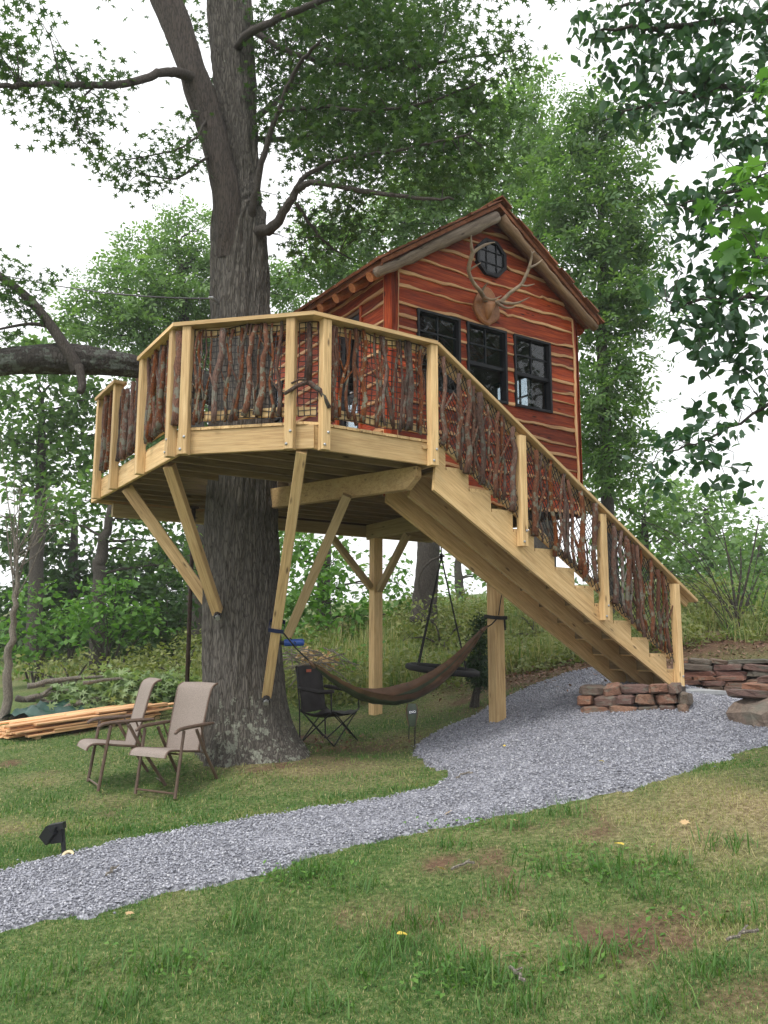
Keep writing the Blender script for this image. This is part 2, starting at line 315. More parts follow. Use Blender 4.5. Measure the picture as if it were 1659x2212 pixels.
# ------------------------------------------------------------------ object helpers
WM = {}
def tag(o, label=None, cat=None, group=None, kind=None):
    if label: o['label'] = label
    if cat: o['category'] = cat
    if group: o['group'] = group
    if kind: o['kind'] = kind
    return o
def thing(name, loc, label, cat, group=None, rz=0):
    o = bpy.data.objects.new(name, None); COL.objects.link(o); o.empty_display_size = .2
    Mx = Matrix.Translation(Vector(loc)) @ Matrix.Rotation(rz, 4, 'Z'); o.matrix_world = Mx; WM[o.name] = Mx
    return tag(o, label, cat, group)
def link(name, me, parent=None, Mx=None):
    o = bpy.data.objects.new(name, me); COL.objects.link(o); Mx = Mx or Matrix.Identity(4)
    WM[o.name] = Mx
    if parent is not None:
        o.parent = parent; o.matrix_basis = WM[parent.name].inverted() @ Mx
    else: o.matrix_basis = Mx
    return o
class MB:
    def __init__(s): s.v = []; s.f = []; s.m = []
    def add(s, vs, fs, mi=0):
        k = len(s.v); s.v += [tuple(x) for x in vs]; s.f += [tuple(i + k for i in f) for f in fs]; s.m += [mi] * len(fs); return s
    def box(s, c, d, mi=0, Rm=None):
        c = Vector(c); x, y, z = d[0] / 2, d[1] / 2, d[2] / 2
        vs = [Vector((a * x, b_ * y, e * z)) for a in (-1, 1) for b_ in (-1, 1) for e in (-1, 1)]
        if Rm: vs = [Rm @ q for q in vs]
        return s.add([c + q for q in vs], [(0, 1, 3, 2), (4, 6, 7, 5), (0, 4, 5, 1), (2, 3, 7, 6), (0, 2, 6, 4), (1, 5, 7, 3)], mi)
    def prism(s, poly, axis, mi=0):     # poly: list of 3d points, extruded by vector axis
        poly = [Vector(p) for p in poly]; n = len(poly); ax = Vector(axis)
        vs = poly + [p + ax for p in poly]
        fs = [tuple(range(n))[::-1], tuple(range(n, 2 * n))] + [(i, (i + 1) % n, n + (i + 1) % n, n + i) for i in range(n)]
        return s.add(vs, fs, mi)
    def tube(s, pts, rad, n=6, mi=0, cap=True, wob=0):
        pts = [Vector(p) for p in pts]; k = len(s.v); N = len(pts)
        if not hasattr(rad, '__len__'): rad = [rad] * N
        t0 = (pts[1] - pts[0]).normalized(); ref = Vector((1, 0, 0)) if abs(t0.x) < .8 else Vector((0, 1, 0))
        a = t0.cross(ref).normalized()
        for i, p in enumerate(pts):
            t = (pts[min(i + 1, N - 1)] - pts[max(i - 1, 0)])
            t = t.normalized() if t.length > 1e-9 else t0
            a = (a - t * a.dot(t)).normalized(); b = t.cross(a)
            for j in range(n):
                th = 2 * math.pi * j / n; r = rad[i] * (1 + (random.uniform(-wob, wob) if wob else 0))
                s.v.append(tuple(p + a * (math.cos(th) * r) + b * (math.sin(th) * r)))
        for i in range(N - 1):
            for j in range(n):
                j2 = (j + 1) % n; s.f.append((k + i * n + j, k + i * n + j2, k + (i + 1) * n + j2, k + (i + 1) * n + j)); s.m.append(mi)
        if cap:
            s.f.append(tuple(k + j for j in range(n))[::-1]); s.m.append(mi)
            s.f.append(tuple(k + (N - 1) * n + j for j in range(n))); s.m.append(mi)
        return s
    def mesh(s, name, mats, smooth=False):
        me = bpy.data.meshes.new(name); me.from_pydata(s.v, [], s.f)
        for q in (mats if isinstance(mats, (list, tuple)) else [mats]): me.materials.append(q)
        if any(s.m): me.polygons.foreach_set('material_index', s.m)
        if smooth: me.polygons.foreach_set('use_smooth', [True] * len(s.f))
        me.update(); return me
    def build(s, name, mats, parent=None, smooth=False, Mx=None, local=True):
        """vertices are given in world space; the object gets its origin at their centre unless Mx is given"""
        if Mx is None and local and s.v:
            c = Vector(np.mean(np.array(s.v), axis=0)); s.v = [(a - c.x, b - c.y, d - c.z) for a, b, d in s.v]; Mx = Matrix.Translation(c)
        return link(name, s.mesh(name, mats, smooth), parent, Mx)

def axes(o, x, up):
    x = Vector(x).normalized(); z = Vector(up); z = (z - x * z.dot(x)).normalized(); y = z.cross(x)
    Mx = Matrix.Identity(4)
    for i, c in enumerate((x, y, z)):
        for j in range(3): Mx[j][i] = c[j]
    for j in range(3): Mx[j][3] = o[j]
    return Mx
_bm = {}
def beam_mesh(Lx, t, h, mt, ch=.005):
    key = (round(Lx, 3), round(t, 4), round(h, 4), mt.name)
    if key in _bm: return _bm[key]
    x, y, z = Lx / 2, t / 2, h / 2; ch = min(ch, y * .4, z * .4)
    pr = [(-y, -z + ch), (-y + ch, -z), (y - ch, -z), (y, -z + ch), (y, z - ch), (y - ch, z), (-y + ch, z), (-y, z - ch)]
    b = MB(); b.add([(-x, p, q) for p, q in pr] + [(x, p, q) for p, q in pr], [tuple(range(8))[::-1], tuple(range(8, 16))] + [(i, (i + 1) % 8, 8 + (i + 1) % 8, 8 + i) for i in range(8)])
    _bm[key] = b.mesh('beam', mt); return _bm[key]
def beam(name, p0, p1, h, t, mt, parent, up=zx):
    p0 = Vector(p0); p1 = Vector(p1); d = p1 - p0
    return link(name, beam_mesh(d.length, t, h, mt), parent, axes((p0 + p1) / 2, d, up))
def dup_tree(root, Mx, label=None):
    c = root.copy(); COL.objects.link(c); c.matrix_world = Mx; c.matrix_basis = Mx; WM[c.name] = Mx
    if label: c['label'] = label
    def rec(src, dst):
        for ch in src.children:
            q = ch.copy(); COL.objects.link(q); q.parent = dst; rec(ch, q)
    rec(root, c); return c
def fast_mesh(name, V, F, mats, rnd=None, uvs=None):
    """V (n,3), F (m,k) constant k"""
    me = bpy.data.meshes.new(name); V = np.asarray(V, np.float32); F = np.asarray(F, np.int32); m, k = F.shape
    me.vertices.add(len(V)); me.vertices.foreach_set('co', V.ravel()); me.loops.add(m * k); me.loops.foreach_set('vertex_index', F.ravel())
    me.polygons.add(m); me.polygons.foreach_set('loop_start', np.arange(0, m * k, k, dtype=np.int32)); me.polygons.foreach_set('loop_total', np.full(m, k, np.int32))
    me.update(calc_edges=True)
    for q in (mats if isinstance(mats, (list, tuple)) else [mats]): me.materials.append(q)
    if rnd is not None:
        a = me.attributes.new('rnd', 'FLOAT', 'POINT'); a.data.foreach_set('value', np.asarray(rnd, np.float32))
    return me

# leaf templates: x across, y along, z normal
def T(vs, fs): return np.array(vs, float), np.array(fs, int)
LEAF = {
 'oval': T([(0, 0, 0), (.30, .42, .06), (0, 1, -.05), (-.30, .42, .06), (0, .45, 0)], [(0, 1, 4), (4, 1, 2), (0, 4, 3), (4, 2, 3)]),
 'quad': T([(0, 0, 0), (.24, .5, .04), (0, 1, -.05), (-.24, .5, .04)], [(0, 1, 2), (0, 2, 3)]),
 'star': T([(0, 0, 0), (.09, .30, .02), (.46, .38, 0), (.12, .50, .02), (.42, .78, -.03), (.08, .68, .02), (0, 1.05, -.06), (-.08, .68, .02), (-.42, .78, -.03), (-.12, .50, .02), (-.46, .38, 0), (-.09, .30, .02)],
           [(0, 1, 11), (1, 2, 3), (1, 3, 11), (11, 3, 9), (9, 10, 11), (3, 4, 5), (3, 5, 9), (9, 5, 7), (7, 8, 9), (5, 6, 7)]),
 'maple': T([(0, 0, 0), (.30, .02, .02), (.26, .20, .03), (.62, .38, -.03), (.36, .52, .02), (.44, .82, -.04), (.16, .70, .02), (0, 1.08, -.08), (-.16, .70, .02), (-.44, .82, -.04), (-.36, .52, .02), (-.62, .38, -.03), (-.26, .20, .03), (-.30, .02, .02)],
            [(0, 1, 2), (2, 3, 4), (4, 5, 6), (6, 7, 8), (8, 9, 10), (10, 11, 12), (12, 13, 0), (0, 2, 12), (2, 4, 12), (4, 10, 12), (4, 6, 10), (6, 8, 10)]),
 'ovate': T([(0, 0, 0), (.20, .14, .05), (.33, .42, .07), (.19, .75, .02), (0, 1.05, -.10), (-.19, .75, .02), (-.33, .42, .07), (-.20, .14, .05), (0, .45, 0)],
            [(0, 1, 8), (1, 2, 8), (2, 3, 8), (3, 4, 8), (4, 5, 8), (5, 6, 8), (6, 7, 8), (7, 0, 8)]),
}
# pinnate spray: five leaflets
_pv, _pf = [], []
for i, (y0, ang, ln) in enumerate([(.0, 62, .5), (.0, -62, .5), (.38, 48, .55), (.38, -48, .55), (.62, 2, .62)]):
    a_ = R(ang); k = len(_pv)
    for lx, ly, lz in [(0, 0, 0), (.22, .5, .03), (0, 1, -.1), (-.22, .5, .03)]:
        lx *= ln; ly *= ln; _pv.append((lx * math.cos(a_) + ly * math.sin(a_), y0 + ly * math.cos(a_) - lx * math.sin(a_), lz * ln))
    _pf += [(k, k + 1, k + 2), (k, k + 2, k + 3)]
LEAF['pinnate'] = T(_pv, _pf)

def leaves(P, size, kind, up=.6, droop=.3, sv=.35):
    """numpy leaf cloud at points P -> V,F,rnd"""
    n = len(P); tv, tf = LEAF[kind]; k = len(tv)
    az = rng.uniform(0, 2 * np.pi, n); dr = -droop + rng.normal(0, .45, n)
    Yd = np.c_[np.cos(az) * np.cos(dr), np.sin(az) * np.cos(dr), np.sin(dr)]
    Nz = rng.normal(0, 1, (n, 3)) * (1 - up) + np.array([0, 0, 1.0]) * up * 1.4
    Nz -= Yd * (Nz * Yd).sum(1)[:, None]; Nz /= np.linalg.norm(Nz, axis=1)[:, None] + 1e-9
    X = np.cross(Yd, Nz); s = size * (1 + rng.uniform(-sv, sv, n))
    V = P[:, None, :] + s[:, None, None] * (tv[None, :, 0, None] * X[:, None] + tv[None, :, 1, None] * Yd[:, None] + tv[None, :, 2, None] * Nz[:, None])
    F = tf[None] + (np.arange(n) * k)[:, None, None]
    r = np.clip(rng.beta(2, 2, n), 0, 1)
    return V.reshape(-1, 3), F.reshape(-1, 3), np.repeat(r, k)
DENS = 1.0
def cluster_points(blobs, dens, per, spread, flat=.6):
    """blobs: (centre, (rx,ry,rz), weight). twig clusters inside each, denser towards the outside"""
    out = []; nodes = []
    for c, r, wgt in blobs:
        m = max(3, int(dens * DENS * wgt * r[0] * (r[1] + r[2]) * .5)); d = rng.normal(0, 1, (m, 3)); d /= np.linalg.norm(d, axis=1)[:, None]
        rad = rng.uniform(.12, 1, m) ** .45
        q = np.array(c) + d * rad[:, None] * np.array(r); nodes.append(q)
        o = rng.normal(0, spread, (m, per, 3)) * np.array([1, 1, flat]); out.append((q[:, None] + o).reshape(-1, 3))
    return np.concatenate(out), np.concatenate(nodes)
def px_blobs(lst):
    """(px, py, Y, half width in px, [aspect], [weight]) -> world blobs of real depth"""
    res = []
    for b in lst:
        px, py, Y, hw = b[:4]; asp = b[4] if len(b) > 4 else .75; wg = b[5] if len(b) > 5 else 1
        c = at(px, py, Y); r = hw * depth(c) / 1787; res.append(((c.x, c.y, c.z), (r, r * .9, r * asp), wg))
    return res
def crown(name, blobs, dens, per, spread, size, kind, mt, parent, up=.55, droop=.35, flat=.6, stuff=True):
    P, nodes = cluster_points(blobs, dens, per, spread, flat); V, F, r = leaves(P, size, kind, up, droop)
    cen = V.mean(0); o = link(name, fast_mesh(name, V - cen, F, mt, r), parent, Matrix.Translation(Vector(cen)))
    if stuff: o['kind'] = 'stuff'
    return o, nodes
def curve_pts(pts, n=8):
    pts = [Vector(p) for p in pts]
    if len(pts) < 3: return [pts[0].lerp(pts[-1], i / n) for i in range(n + 1)]
    out = []
    for i in range(len(pts) - 1):
        p0 = pts[max(i - 1, 0)]; p1 = pts[i]; p2 = pts[i + 1]; p3 = pts[min(i + 2, len(pts) - 1)]
        for k in range(n):
            t = k / n; out.append(.5 * ((2 * p1) + (p2 - p0) * t + (2 * p0 - 5 * p1 + 4 * p2 - p3) * t * t + (3 * p1 - p0 - 3 * p2 + p3) * t ** 3))
    out.append(pts[-1]); return out
def lerp_list(r, n): return [float(np.interp(i / (n - 1), np.linspace(0, 1, len(r)), r)) for i in range(n)]
def wiggle(pts, amp):
    return [p + Vector((random.gauss(0, amp), random.gauss(0, amp), random.gauss(0, amp * .6))) if 0 < i < len(pts) - 1 else p for i, p in enumerate(pts)]
def bough(mb, pts, radii, n=7, seg=6, amp=0.0):
    c = curve_pts(pts, seg); c = wiggle(c, amp) if amp else c; mb.tube(c, lerp_list(radii, len(c)), n)
def twigs(mb, anchors, nodes, r0=.008, frac=.25, maxd=3.0):
    """thin twigs from a sample of leaf nodes back to the nearest anchor point"""
    A = np.array([tuple(a) for a in anchors])
    for q in nodes[rng.random(len(nodes)) < frac]:
        d = np.linalg.norm(A - q, axis=1); k = int(np.argmin(d))
        if d[k] < maxd:
            a = Vector(A[k]); q = Vector(q); mid = a.lerp(q, .5) + Vector((random.gauss(0, .08), random.gauss(0, .08), .08 * d[k]))
            mb.tube([a, mid, q], [r0 * (1 + d[k] * .5), r0 * .8, r0 * .3], 4, cap=False)

# ------------------------------------------------------------------ ground sheet and gravel
def in_poly(x, y, poly):
    x = np.asarray(x); y = np.asarray(y); c = np.zeros(x.shape, bool); n = len(poly)
    for i in range(n):
        x1, y1 = poly[i][:2]; x2, y2 = poly[(i + 1) % n][:2]
        if y1 == y2: continue
        c ^= ((y1 > y) != (y2 > y)) & (x < (x2 - x1) * (y - y1) / (y2 - y1) + x1)
    return c
edge_px = [(-60, 1905), (0, 1890), (150, 1850), (250, 1825), (400, 1795), (600, 1760), (750, 1738), (860, 1722), (940, 1705), (968, 1690), (955, 1668), (915, 1650), (893, 1630), (905, 1605), (940, 1585), (1000, 1560), (1060, 1525), (1130, 1492),
           (1200, 1466), (1260, 1448), (1330, 1440)]
edge2_px = [(1659, 1612), (1600, 1625), (1540, 1645), (1500, 1665), (1420, 1690), (1330, 1710), (1240, 1730), (1180, 1745), (1050, 1770), (900, 1800), (760, 1830), (640, 1865), (560, 1890), (420, 1915), (300, 1945), (250, 1960), (200, 1982), (80, 1990), (0, 2012), (-60, 2025)]
GP = [ground(*p) for p in edge_px] + [Vector((3.55, 12.2, 0)), Vector((3.95, 11.55, 0)), Vector((7.5, 11.3, 0)), Vector((7.5, 8.3, 0))] + [ground(*p) for p in edge2_px]
GPOLY = [(p.x, p.y) for p in GP]
def gravel_mask(x, y):
    jx = (fbm(x, y, .25, 21, 3) - .5) * .22; jy = (fbm(x, y, .25, 44, 3) - .5) * .22
    return in_poly(x + jx, y + jy, GPOLY)
def spots(x, y, lst):
    r = np.zeros(np.shape(x))
    for cx_, cy_, rx, ry, a in lst: r = np.maximum(r, a * np.exp(-((x - cx_) / rx) ** 2 - ((y - cy_) / ry) ** 2))
    return r
def cover(x, y):
    """dryness and bare-soil share of the turf"""
    dry = np.clip((fbm(x, y, 1.1, 5) - .50) * 3.2, 0, 1) * .65
    dry = np.maximum(dry, spots(x, y, [(2.6, 6.0, 1.5, .9, .95), (4.5, 6.5, 2.2, 1.0, .9), (2.0, 4.4, .8, .3, .6), (-.6, 8.9, 1.2, .5, .7), (.2, 10.3, .8, .6, .6), (-3.2, 7.4, .9, .35, .5)]))
    dry = np.clip(dry + (fbm(x, y, .3, 9) - .5) * .7, 0, 1)
    bare = np.clip((fbm(x, y, .8, 15) - .63) * 7, 0, .9)
    gl = [ground(*p) for p in [(1440, 1985), (1230, 1490), (1180, 1440), (1120, 1470), (1560, 1380), (1640, 1380), (1500, 1400), (760, 1620), (700, 1640), (1350, 1450), (1150, 1410), (1600, 2150), (1090, 1520)]]
    rr = [(.30, .16, .8), (1.2, 1.0, 1), (1.2, 1.4, 1), (.9, .9, .9), (2, 1.2, 1), (2, 1.2, 1), (1.2, 1.2, .9), (.5, .3, .7), (.5, .4, .5), (1.6, 1.6, 1), (1, 1, .8), (.3, .2, .7), (.6, .5, .8)]
    bare = np.maximum(bare, spots(x, y, [(p.x, p.y, a, b, c) for p, (a, b, c) in zip(gl, rr)]))
    return dry, np.clip(bare + (fbm(x, y, .2, 31) - .5) * .5 * (bare > .15), 0, 1)
def ring(a, b, fine, far):
    c = list(np.arange(a, b + 1e-6, fine)); s = fine; lo, hi = a, b
    L_, H_ = [], []
    while lo > -far: s *= 1.25; lo -= s; L_.append(lo)
    s = fine
    while hi < far: s *= 1.25; hi += s; H_.append(hi)
    return np.array(L_[::-1] + c + H_)
gx = ring(-6, 8, .09, 150); gy = ring(2.2, 14, .09, 170)
GX, GY = np.meshgrid(gx, gy); gz = H(GX, GY)
far_mask = np.clip((np.hypot(GX, GY) - 70) / 150, 0, 1); gz = gz + far_mask * 2
nx, ny = len(gx), len(gy); idx = np.arange(nx * ny).reshape(ny, nx)
Fq = np.stack([idx[:-1, :-1], idx[:-1, 1:], idx[1:, 1:], idx[1:, :-1]], -1).reshape(-1, 4)
me = fast_mesh('ground', np.c_[GX.ravel(), GY.ravel(), gz.ravel()], Fq, M['ground'])
dr_, ba_ = cover(GX.ravel(), GY.ravel()); ca = me.color_attributes.new('cover', 'FLOAT_COLOR', 'POINT')
ca.data.foreach_set('color', np.c_[dr_, ba_, np.zeros_like(dr_), np.ones_like(dr_)].astype(np.float32).ravel())
me.polygons.foreach_set('use_smooth', np.ones(len(Fq), bool)); tag(link('ground', me), kind='structure')

ax_ = np.arange(-5.5, 7.6, .05); ay_ = np.arange(4.2, 13.2, .05); AX, AY = np.meshgrid(ax_, ay_)
mk = gravel_mask(AX, AY); cell = mk[:-1, :-1] | mk[1:, 1:] | mk[:-1, 1:] | mk[1:, :-1]
idx = np.arange(AX.size).reshape(AX.shape); Fq = np.stack([idx[:-1, :-1], idx[:-1, 1:], idx[1:, 1:], idx[1:, :-1]], -1)[cell]
used = np.unique(Fq); remap = -np.ones(AX.size, int); remap[used] = np.arange(len(used))
gx_, gy_ = AX.ravel()[used], AY.ravel()[used]; inn = gravel_mask(gx_, gy_)
gz_ = H(gx_, gy_) + np.where(inn, .022, -.012) + (fbm(gx_, gy_, .12, 77, 2) - .5) * .02
me = fast_mesh('gravel_path', np.c_[gx_, gy_, gz_], remap[Fq], M['gravel']); me.polygons.foreach_set('use_smooth', np.ones(len(Fq), bool))
tag(link('gravel_path', me), kind='structure')
# loose chips
N = 260000; qx = rng.uniform(-4.5, 7.2, N); qy = 4.3 + (13 - 4.3) * rng.random(N) ** 1.5
k = gravel_mask(qx, qy); qx, qy = qx[k][:112000], qy[k][:112000]; n = len(qx); st_ = rng.random(n) < .10; qx = qx + st_ * rng.normal(0, .07, n); qy = qy + st_ * rng.normal(0, .07, n)
oc = np.array([(1, 0, 0), (-1, 0, 0), (0, 1, 0), (0, -1, 0), (0, 0, 1), (0, 0, -1)], float)
of = np.array([(0, 2, 4), (2, 1, 4), (1, 3, 4), (3, 0, 4), (2, 0, 5), (1, 2, 5), (3, 1, 5), (0, 3, 5)])
sz = rng.uniform(.0045, .0118, n) * (1 + .05 * (qy - 4)); ang = rng.uniform(0, 6.28, n); sc = rng.uniform(.55, 1.25, (n, 6, 1))
V = oc[None] * sc * sz[:, None, None] * np.array([1.1, .9, .65]); V = V + rng.normal(0, .18, V.shape) * sz[:, None, None]
ca_, sa_ = np.cos(ang)[:, None], np.sin(ang)[:, None]; V = np.stack([V[..., 0] * ca_ - V[..., 1] * sa_, V[..., 0] * sa_ + V[..., 1] * ca_, V[..., 2]], -1)
V += np.c_[qx, qy, H(qx, qy) + .028][:, None]; F = (of[None] + (np.arange(n) * 6)[:, None, None]).reshape(-1, 3)
tag(link('gravel', fast_mesh('gravel', V.reshape(-1, 3), F, M['gstone'], np.repeat(rng.random(n), 6))), 'loose blue grey crushed stone chips covering the path and apron', 'gravel', kind='stuff')

# ------------------------------------------------------------------ grass
def grass_material():
    m = leafm('lawn_blade', (.045, .105, .022), (.38, .32, .17), .3)
    nt = m.node_tree
    for nd in nt.nodes:
        if nd.type == 'VALTORGB':
            e = nd.color_ramp.elements; e[0].color = (.050, .130, .030, 1); e[1].color = (.44, .37, .21, 1)
            q = e.new(.38); q.color = (.100, .195, .048, 1); q = e.new(.62); q.color = (.25, .275, .105, 1)
    return m
M['blade'] = grass_material()
def blades(x, y, ln, wd_, lean, tone):
    n = len(x); z = H(x, y); az = rng.uniform(0, 6.283, n); d = np.c_[np.cos(az), np.sin(az), np.zeros(n)]
    sd_ = np.c_[-np.sin(az), np.cos(az), np.zeros(n)]; b = np.c_[x, y, z - .004]
    th = np.clip(lean + rng.normal(0, .35, n), .05, 1.5)
    mid = b + ln[:, None] * .55 * (d * np.sin(th * .7)[:, None] + np.array([0, 0, 1]) * np.cos(th * .7)[:, None])
    tip = mid + ln[:, None] * .5 * (d * np.sin(th * 1.25)[:, None] + np.array([0, 0, 1]) * np.cos(th * 1.25)[:, None])
    V = np.stack([b - sd_ * wd_[:, None] / 2, b + sd_ * wd_[:, None] / 2, mid + sd_ * wd_[:, None] * .42, mid - sd_ * wd_[:, None] * .42, tip], 1)
    F = np.array([(0, 1, 2), (0, 2, 3), (3, 2, 4)])[None] + (np.arange(n) * 5)[:, None, None]
    return V.reshape(-1, 3), F.reshape(-1, 3), np.repeat(tone, 5)
def lawn(n, xr, yr, power, lscale, wscale):
    x = rng.uniform(0, 1, n); y = yr[0] + (yr[1] - yr[0]) * rng.random(n) ** power
    x = xr[0] * y + (xr[1] - xr[0]) * y * x
    dry, bare = cover(x, y); k = (~gravel_mask(x, y)) & (rng.random(n) > bare * .93) & (rng.random(n) > dry * .45)
    x, y, dry = x[k], y[k], dry[k]; n = len(x)
    tuft = np.clip((fbm(x, y, .35, 61, 3) - .40) * 2.6, .15, 1.4)
    ln = lscale * rng.uniform(.5, 1.3, n) * (.45 + .75 * tuft) * (1 - .35 * dry)
    tone = np.clip(dry * .75 + rng.normal(.14, .13, n) + (fbm(x, y, .7, 88, 3) - .5) * .35, 0, 1)
    tone = np.where(rng.random(n) < .10, rng.uniform(.6, 1, n), tone)
    return blades(x, y, ln, wscale * rng.uniform(.6, 1.3, n), np.where(rng.random(n) < .5, .9, .5), tone)
parts = [lawn(215000, (-.56, .56), (3.0, 7.2), 1.25, .038, .0042), lawn(95000, (-.56, .56), (7.0, 13.2), 1.2, .046, .0080)]
# coarse tufts of broad blades
tp = [ground(*p) for p in [(1330, 1900), (1300, 1880), (1180, 1880), (1100, 1930), (1390, 1935), (1240, 2080), (1030, 2110), (1060, 2130), (1000, 2090), (640, 1900), (700, 1885), (760, 1925), (390, 2080), (330, 2100), (560, 2100), (900, 2000), (1450, 1870), (1560, 1830),
                            (1600, 1990), (1530, 2100), (160, 2100), (60, 2150), (250, 2170), (760, 2110), (840, 2060), (1340, 2060), (1180, 2000), (520, 1990), (1420, 2180), (1120, 2180), (690, 2180), (980, 1830), (1120, 1790), (1220, 1760)]]
tx = np.concatenate([rng.normal(p.x, .09, 70) for p in tp]); ty = np.concatenate([rng.normal(p.y, .06, 70) for p in tp])
parts.append(blades(tx, ty, rng.uniform(.06, .17, len(tx)), rng.uniform(.004, .009, len(tx)), np.full(len(tx), .75), np.clip(rng.normal(.22, .12, len(tx)), 0, 1)))
# straw lying on the dry turf
qx = rng.uniform(.2, 5.2, 5200); qy = rng.uniform(3.2, 7.6, 5200); k = (~gravel_mask(qx, qy)) & (cover(qx, qy)[0] > .45); qx, qy = qx[k], qy[k]
parts.append(blades(qx, qy, rng.uniform(.05, .16, len(qx)), rng.uniform(.002, .004, len(qx)), np.full(len(qx), 1.5), rng.uniform(.75, 1, len(qx))))
off = 0; Vs, Fs, Rs = [], [], []
for V, F, r in parts: Vs.append(V); Fs.append(F + off); Rs.append(r); off += len(V)
tag(link('grass', fast_mesh('grass', np.concatenate(Vs), np.concatenate(Fs), M['blade'], np.concatenate(Rs))), 'mown patchy green lawn with dry straw coloured spots', 'grass', kind='stuff')
# low broad-leaf weeds and clover in the turf
wp = np.concatenate([np.c_[rng.normal(p.x, .16, 60), rng.normal(p.y, .11, 60)] for p in [ground(*q) for q in [(1270, 1880), (1200, 1860), (1330, 1870), (1400, 1900), (1480, 1990), (1050, 2100), (700, 1890), (640, 1900), (380, 2090), (990, 1790), (940, 2130), (1220, 2090)]]])
wpz = H(wp[:, 0], wp[:, 1]) + rng.uniform(.01, .05, len(wp)); V, F, r = leaves(np.c_[wp, wpz], .035, 'oval', .75, .0)
tag(link('ground_cover', fast_mesh('ground_cover', V, F, M['bushleaf'], r)), 'small round leaved clover and weeds in the lawn', 'weeds', kind='stuff')
# meadow weeds on the slope behind
def weeds(n, xr, yr, ln, tone, seed):
    x = rng.uniform(*xr, n); y = rng.uniform(*yr, n); k = fbm(x, y, 2.2, seed) > .42; x, y = x[k], y[k]; n = len(x)
    return blades(x, y, ln * rng.uniform(.4, 1.3, n), rng.uniform(.008, .02, n), np.full(n, .45), np.clip(rng.normal(tone, .2, n), 0, 1))
Vs, Fs, Rs, off = [], [], [], 0
for V, F, r in [weeds(13000, (-3.5, 6.5), (13.4, 19), .45, .62, 3), weeds(9000, (5.5, 13), (13, 20), .4, .45, 5), weeds(5000, (-10, 14), (18, 26), .45, .45, 6)]:
    Vs.append(V); Fs.append(F + off); Rs.append(r); off += len(V)
tag(link('meadow_grass', fast_mesh('meadow_grass', np.concatenate(Vs), np.concatenate(Fs), M['blade'], np.concatenate(Rs))), 'tall tangled weeds and dry grass on the slope behind the treehouse', 'tall grass', kind='stuff')
x = rng.uniform(-5, 7.5, 60000); y = rng.uniform(13.0, 20, 60000); k = fbm(x, y, 1.4, 19) > .44; x, y = x[k], y[k]
V, F, r = leaves(np.c_[x, y, H(x, y) + rng.random(len(x)) ** 1.4 * .95 * np.clip((fbm(x, y, 1.0, 23) - .3) * 2.4, .15, 1)], .085, 'oval', .6, .2)
tag(link('undergrowth', fast_mesh('undergrowth', V, F, M['weed'], r)), 'leafy undergrowth among the weeds on the slope', 'undergrowth', kind='stuff')
# brown leaf litter under the slope
lp = np.concatenate([np.c_[rng.normal(p.x, sx, m), rng.normal(p.y, sy, m)] for (p, sx, sy, m) in [(ground(1190, 1430), .9, .7, 900), (ground(1120, 1470), .6, .4, 350), (ground(1560, 1385), 1.1, .6, 900), (ground(1330, 1450), .9, .8, 500), (ground(760, 1610), .5, .3, 120)]])
V, F, r = leaves(np.c_[lp, H(lp[:, 0], lp[:, 1]) + .02], .06, 'oval', .8, 0)
M['litter'] = leafm('leaf_litter', (.10, .05, .032), (.30, .17, .11), .05)
tag(link('leaf_litter', fast_mesh('leaf_litter', V, F, M['litter'], r)), 'brown dead leaves littering the bank below the weeds', 'leaf litter', kind='stuff')

# ------------------------------------------------------------------ thin haze volume added to imitate lens veiling
zt_max = float(gz.max())
m_h = bpy.data.materials.new('veiling_haze'); m_h.use_nodes = True; m_h.node_tree.nodes.clear()
_o = m_h.node_tree.nodes.new('ShaderNodeOutputMaterial'); _v = m_h.node_tree.nodes.new('ShaderNodeVolumePrincipled')
_v.inputs['Density'].default_value = .0012; _v.inputs['Color'].default_value = (.95, .97, 1, 1); _v.inputs['Anisotropy'].default_value = .2
m_h.node_tree.links.new(_v.outputs[0], _o.inputs['Volume'])
HZ0, HZ1 = float(gz.min()) - 1, max(zt_max, 20) + 1
_b = MB(); _b.box((0, 0, 0), (440, 480, HZ1 - HZ0)); tag(_b.build('haze', m_h, None, Mx=Matrix.Translation((1, 10, (HZ0 + HZ1) / 2))), 'thin pale haze volume added as lens veiling', 'haze', kind='stuff')

# ------------------------------------------------------------------ deck platform
ZB, ZT = 3.374, 3.605                      # bottom and top of the rim boards
C45 = math.sqrt(.5)
def Dv(u, w): return ux * u + wx * w
TR = at(524, 1180, 9.7); TR.z = 0          # trunk axis at deck height
tu, tw = (TR - KX).dot(ux), (TR - KX).dot(wx)
BACK = 4.3
deck = thing('deck_platform', L(.3, 2, 0) + zx * h1(*(L(.3, 2, 0).xy)), 'pale new timber deck built around the big oak trunk, carried on posts and slanting braces', 'deck')
pine, pine2 = M['pine'], M['pine2']
zc = (ZB + ZT) / 2; hb = ZT - ZB
# rim boards (butted)
for a, b, o_ in [((-.946, BACK), (-.946, .93), Dv(1, 0)), ((-.955, .955), (.02, -.02), Dv(1, 1) * C45), ((.022, 0), (1.40, 0), Dv(0, 1)), ((4.50, BACK), (-.90, BACK), Dv(0, -1))]:
    beam('rim_board', L(*a, zc) + o_ * .019, L(*b, zc) + o_ * .019, hb, .038, pine, deck)
beam('rim_board', L(1.42, .0, zc), L(1.42, .94, zc), hb, .038, pine, deck)
beam('rim_board', L(4.50, .99, zc), L(4.50, BACK - .03, zc), hb, .038, pine2, deck)
beam('rim_board', L(1.45, .97, zc), L(4.48, .97, zc), hb, .038, pine2, deck)
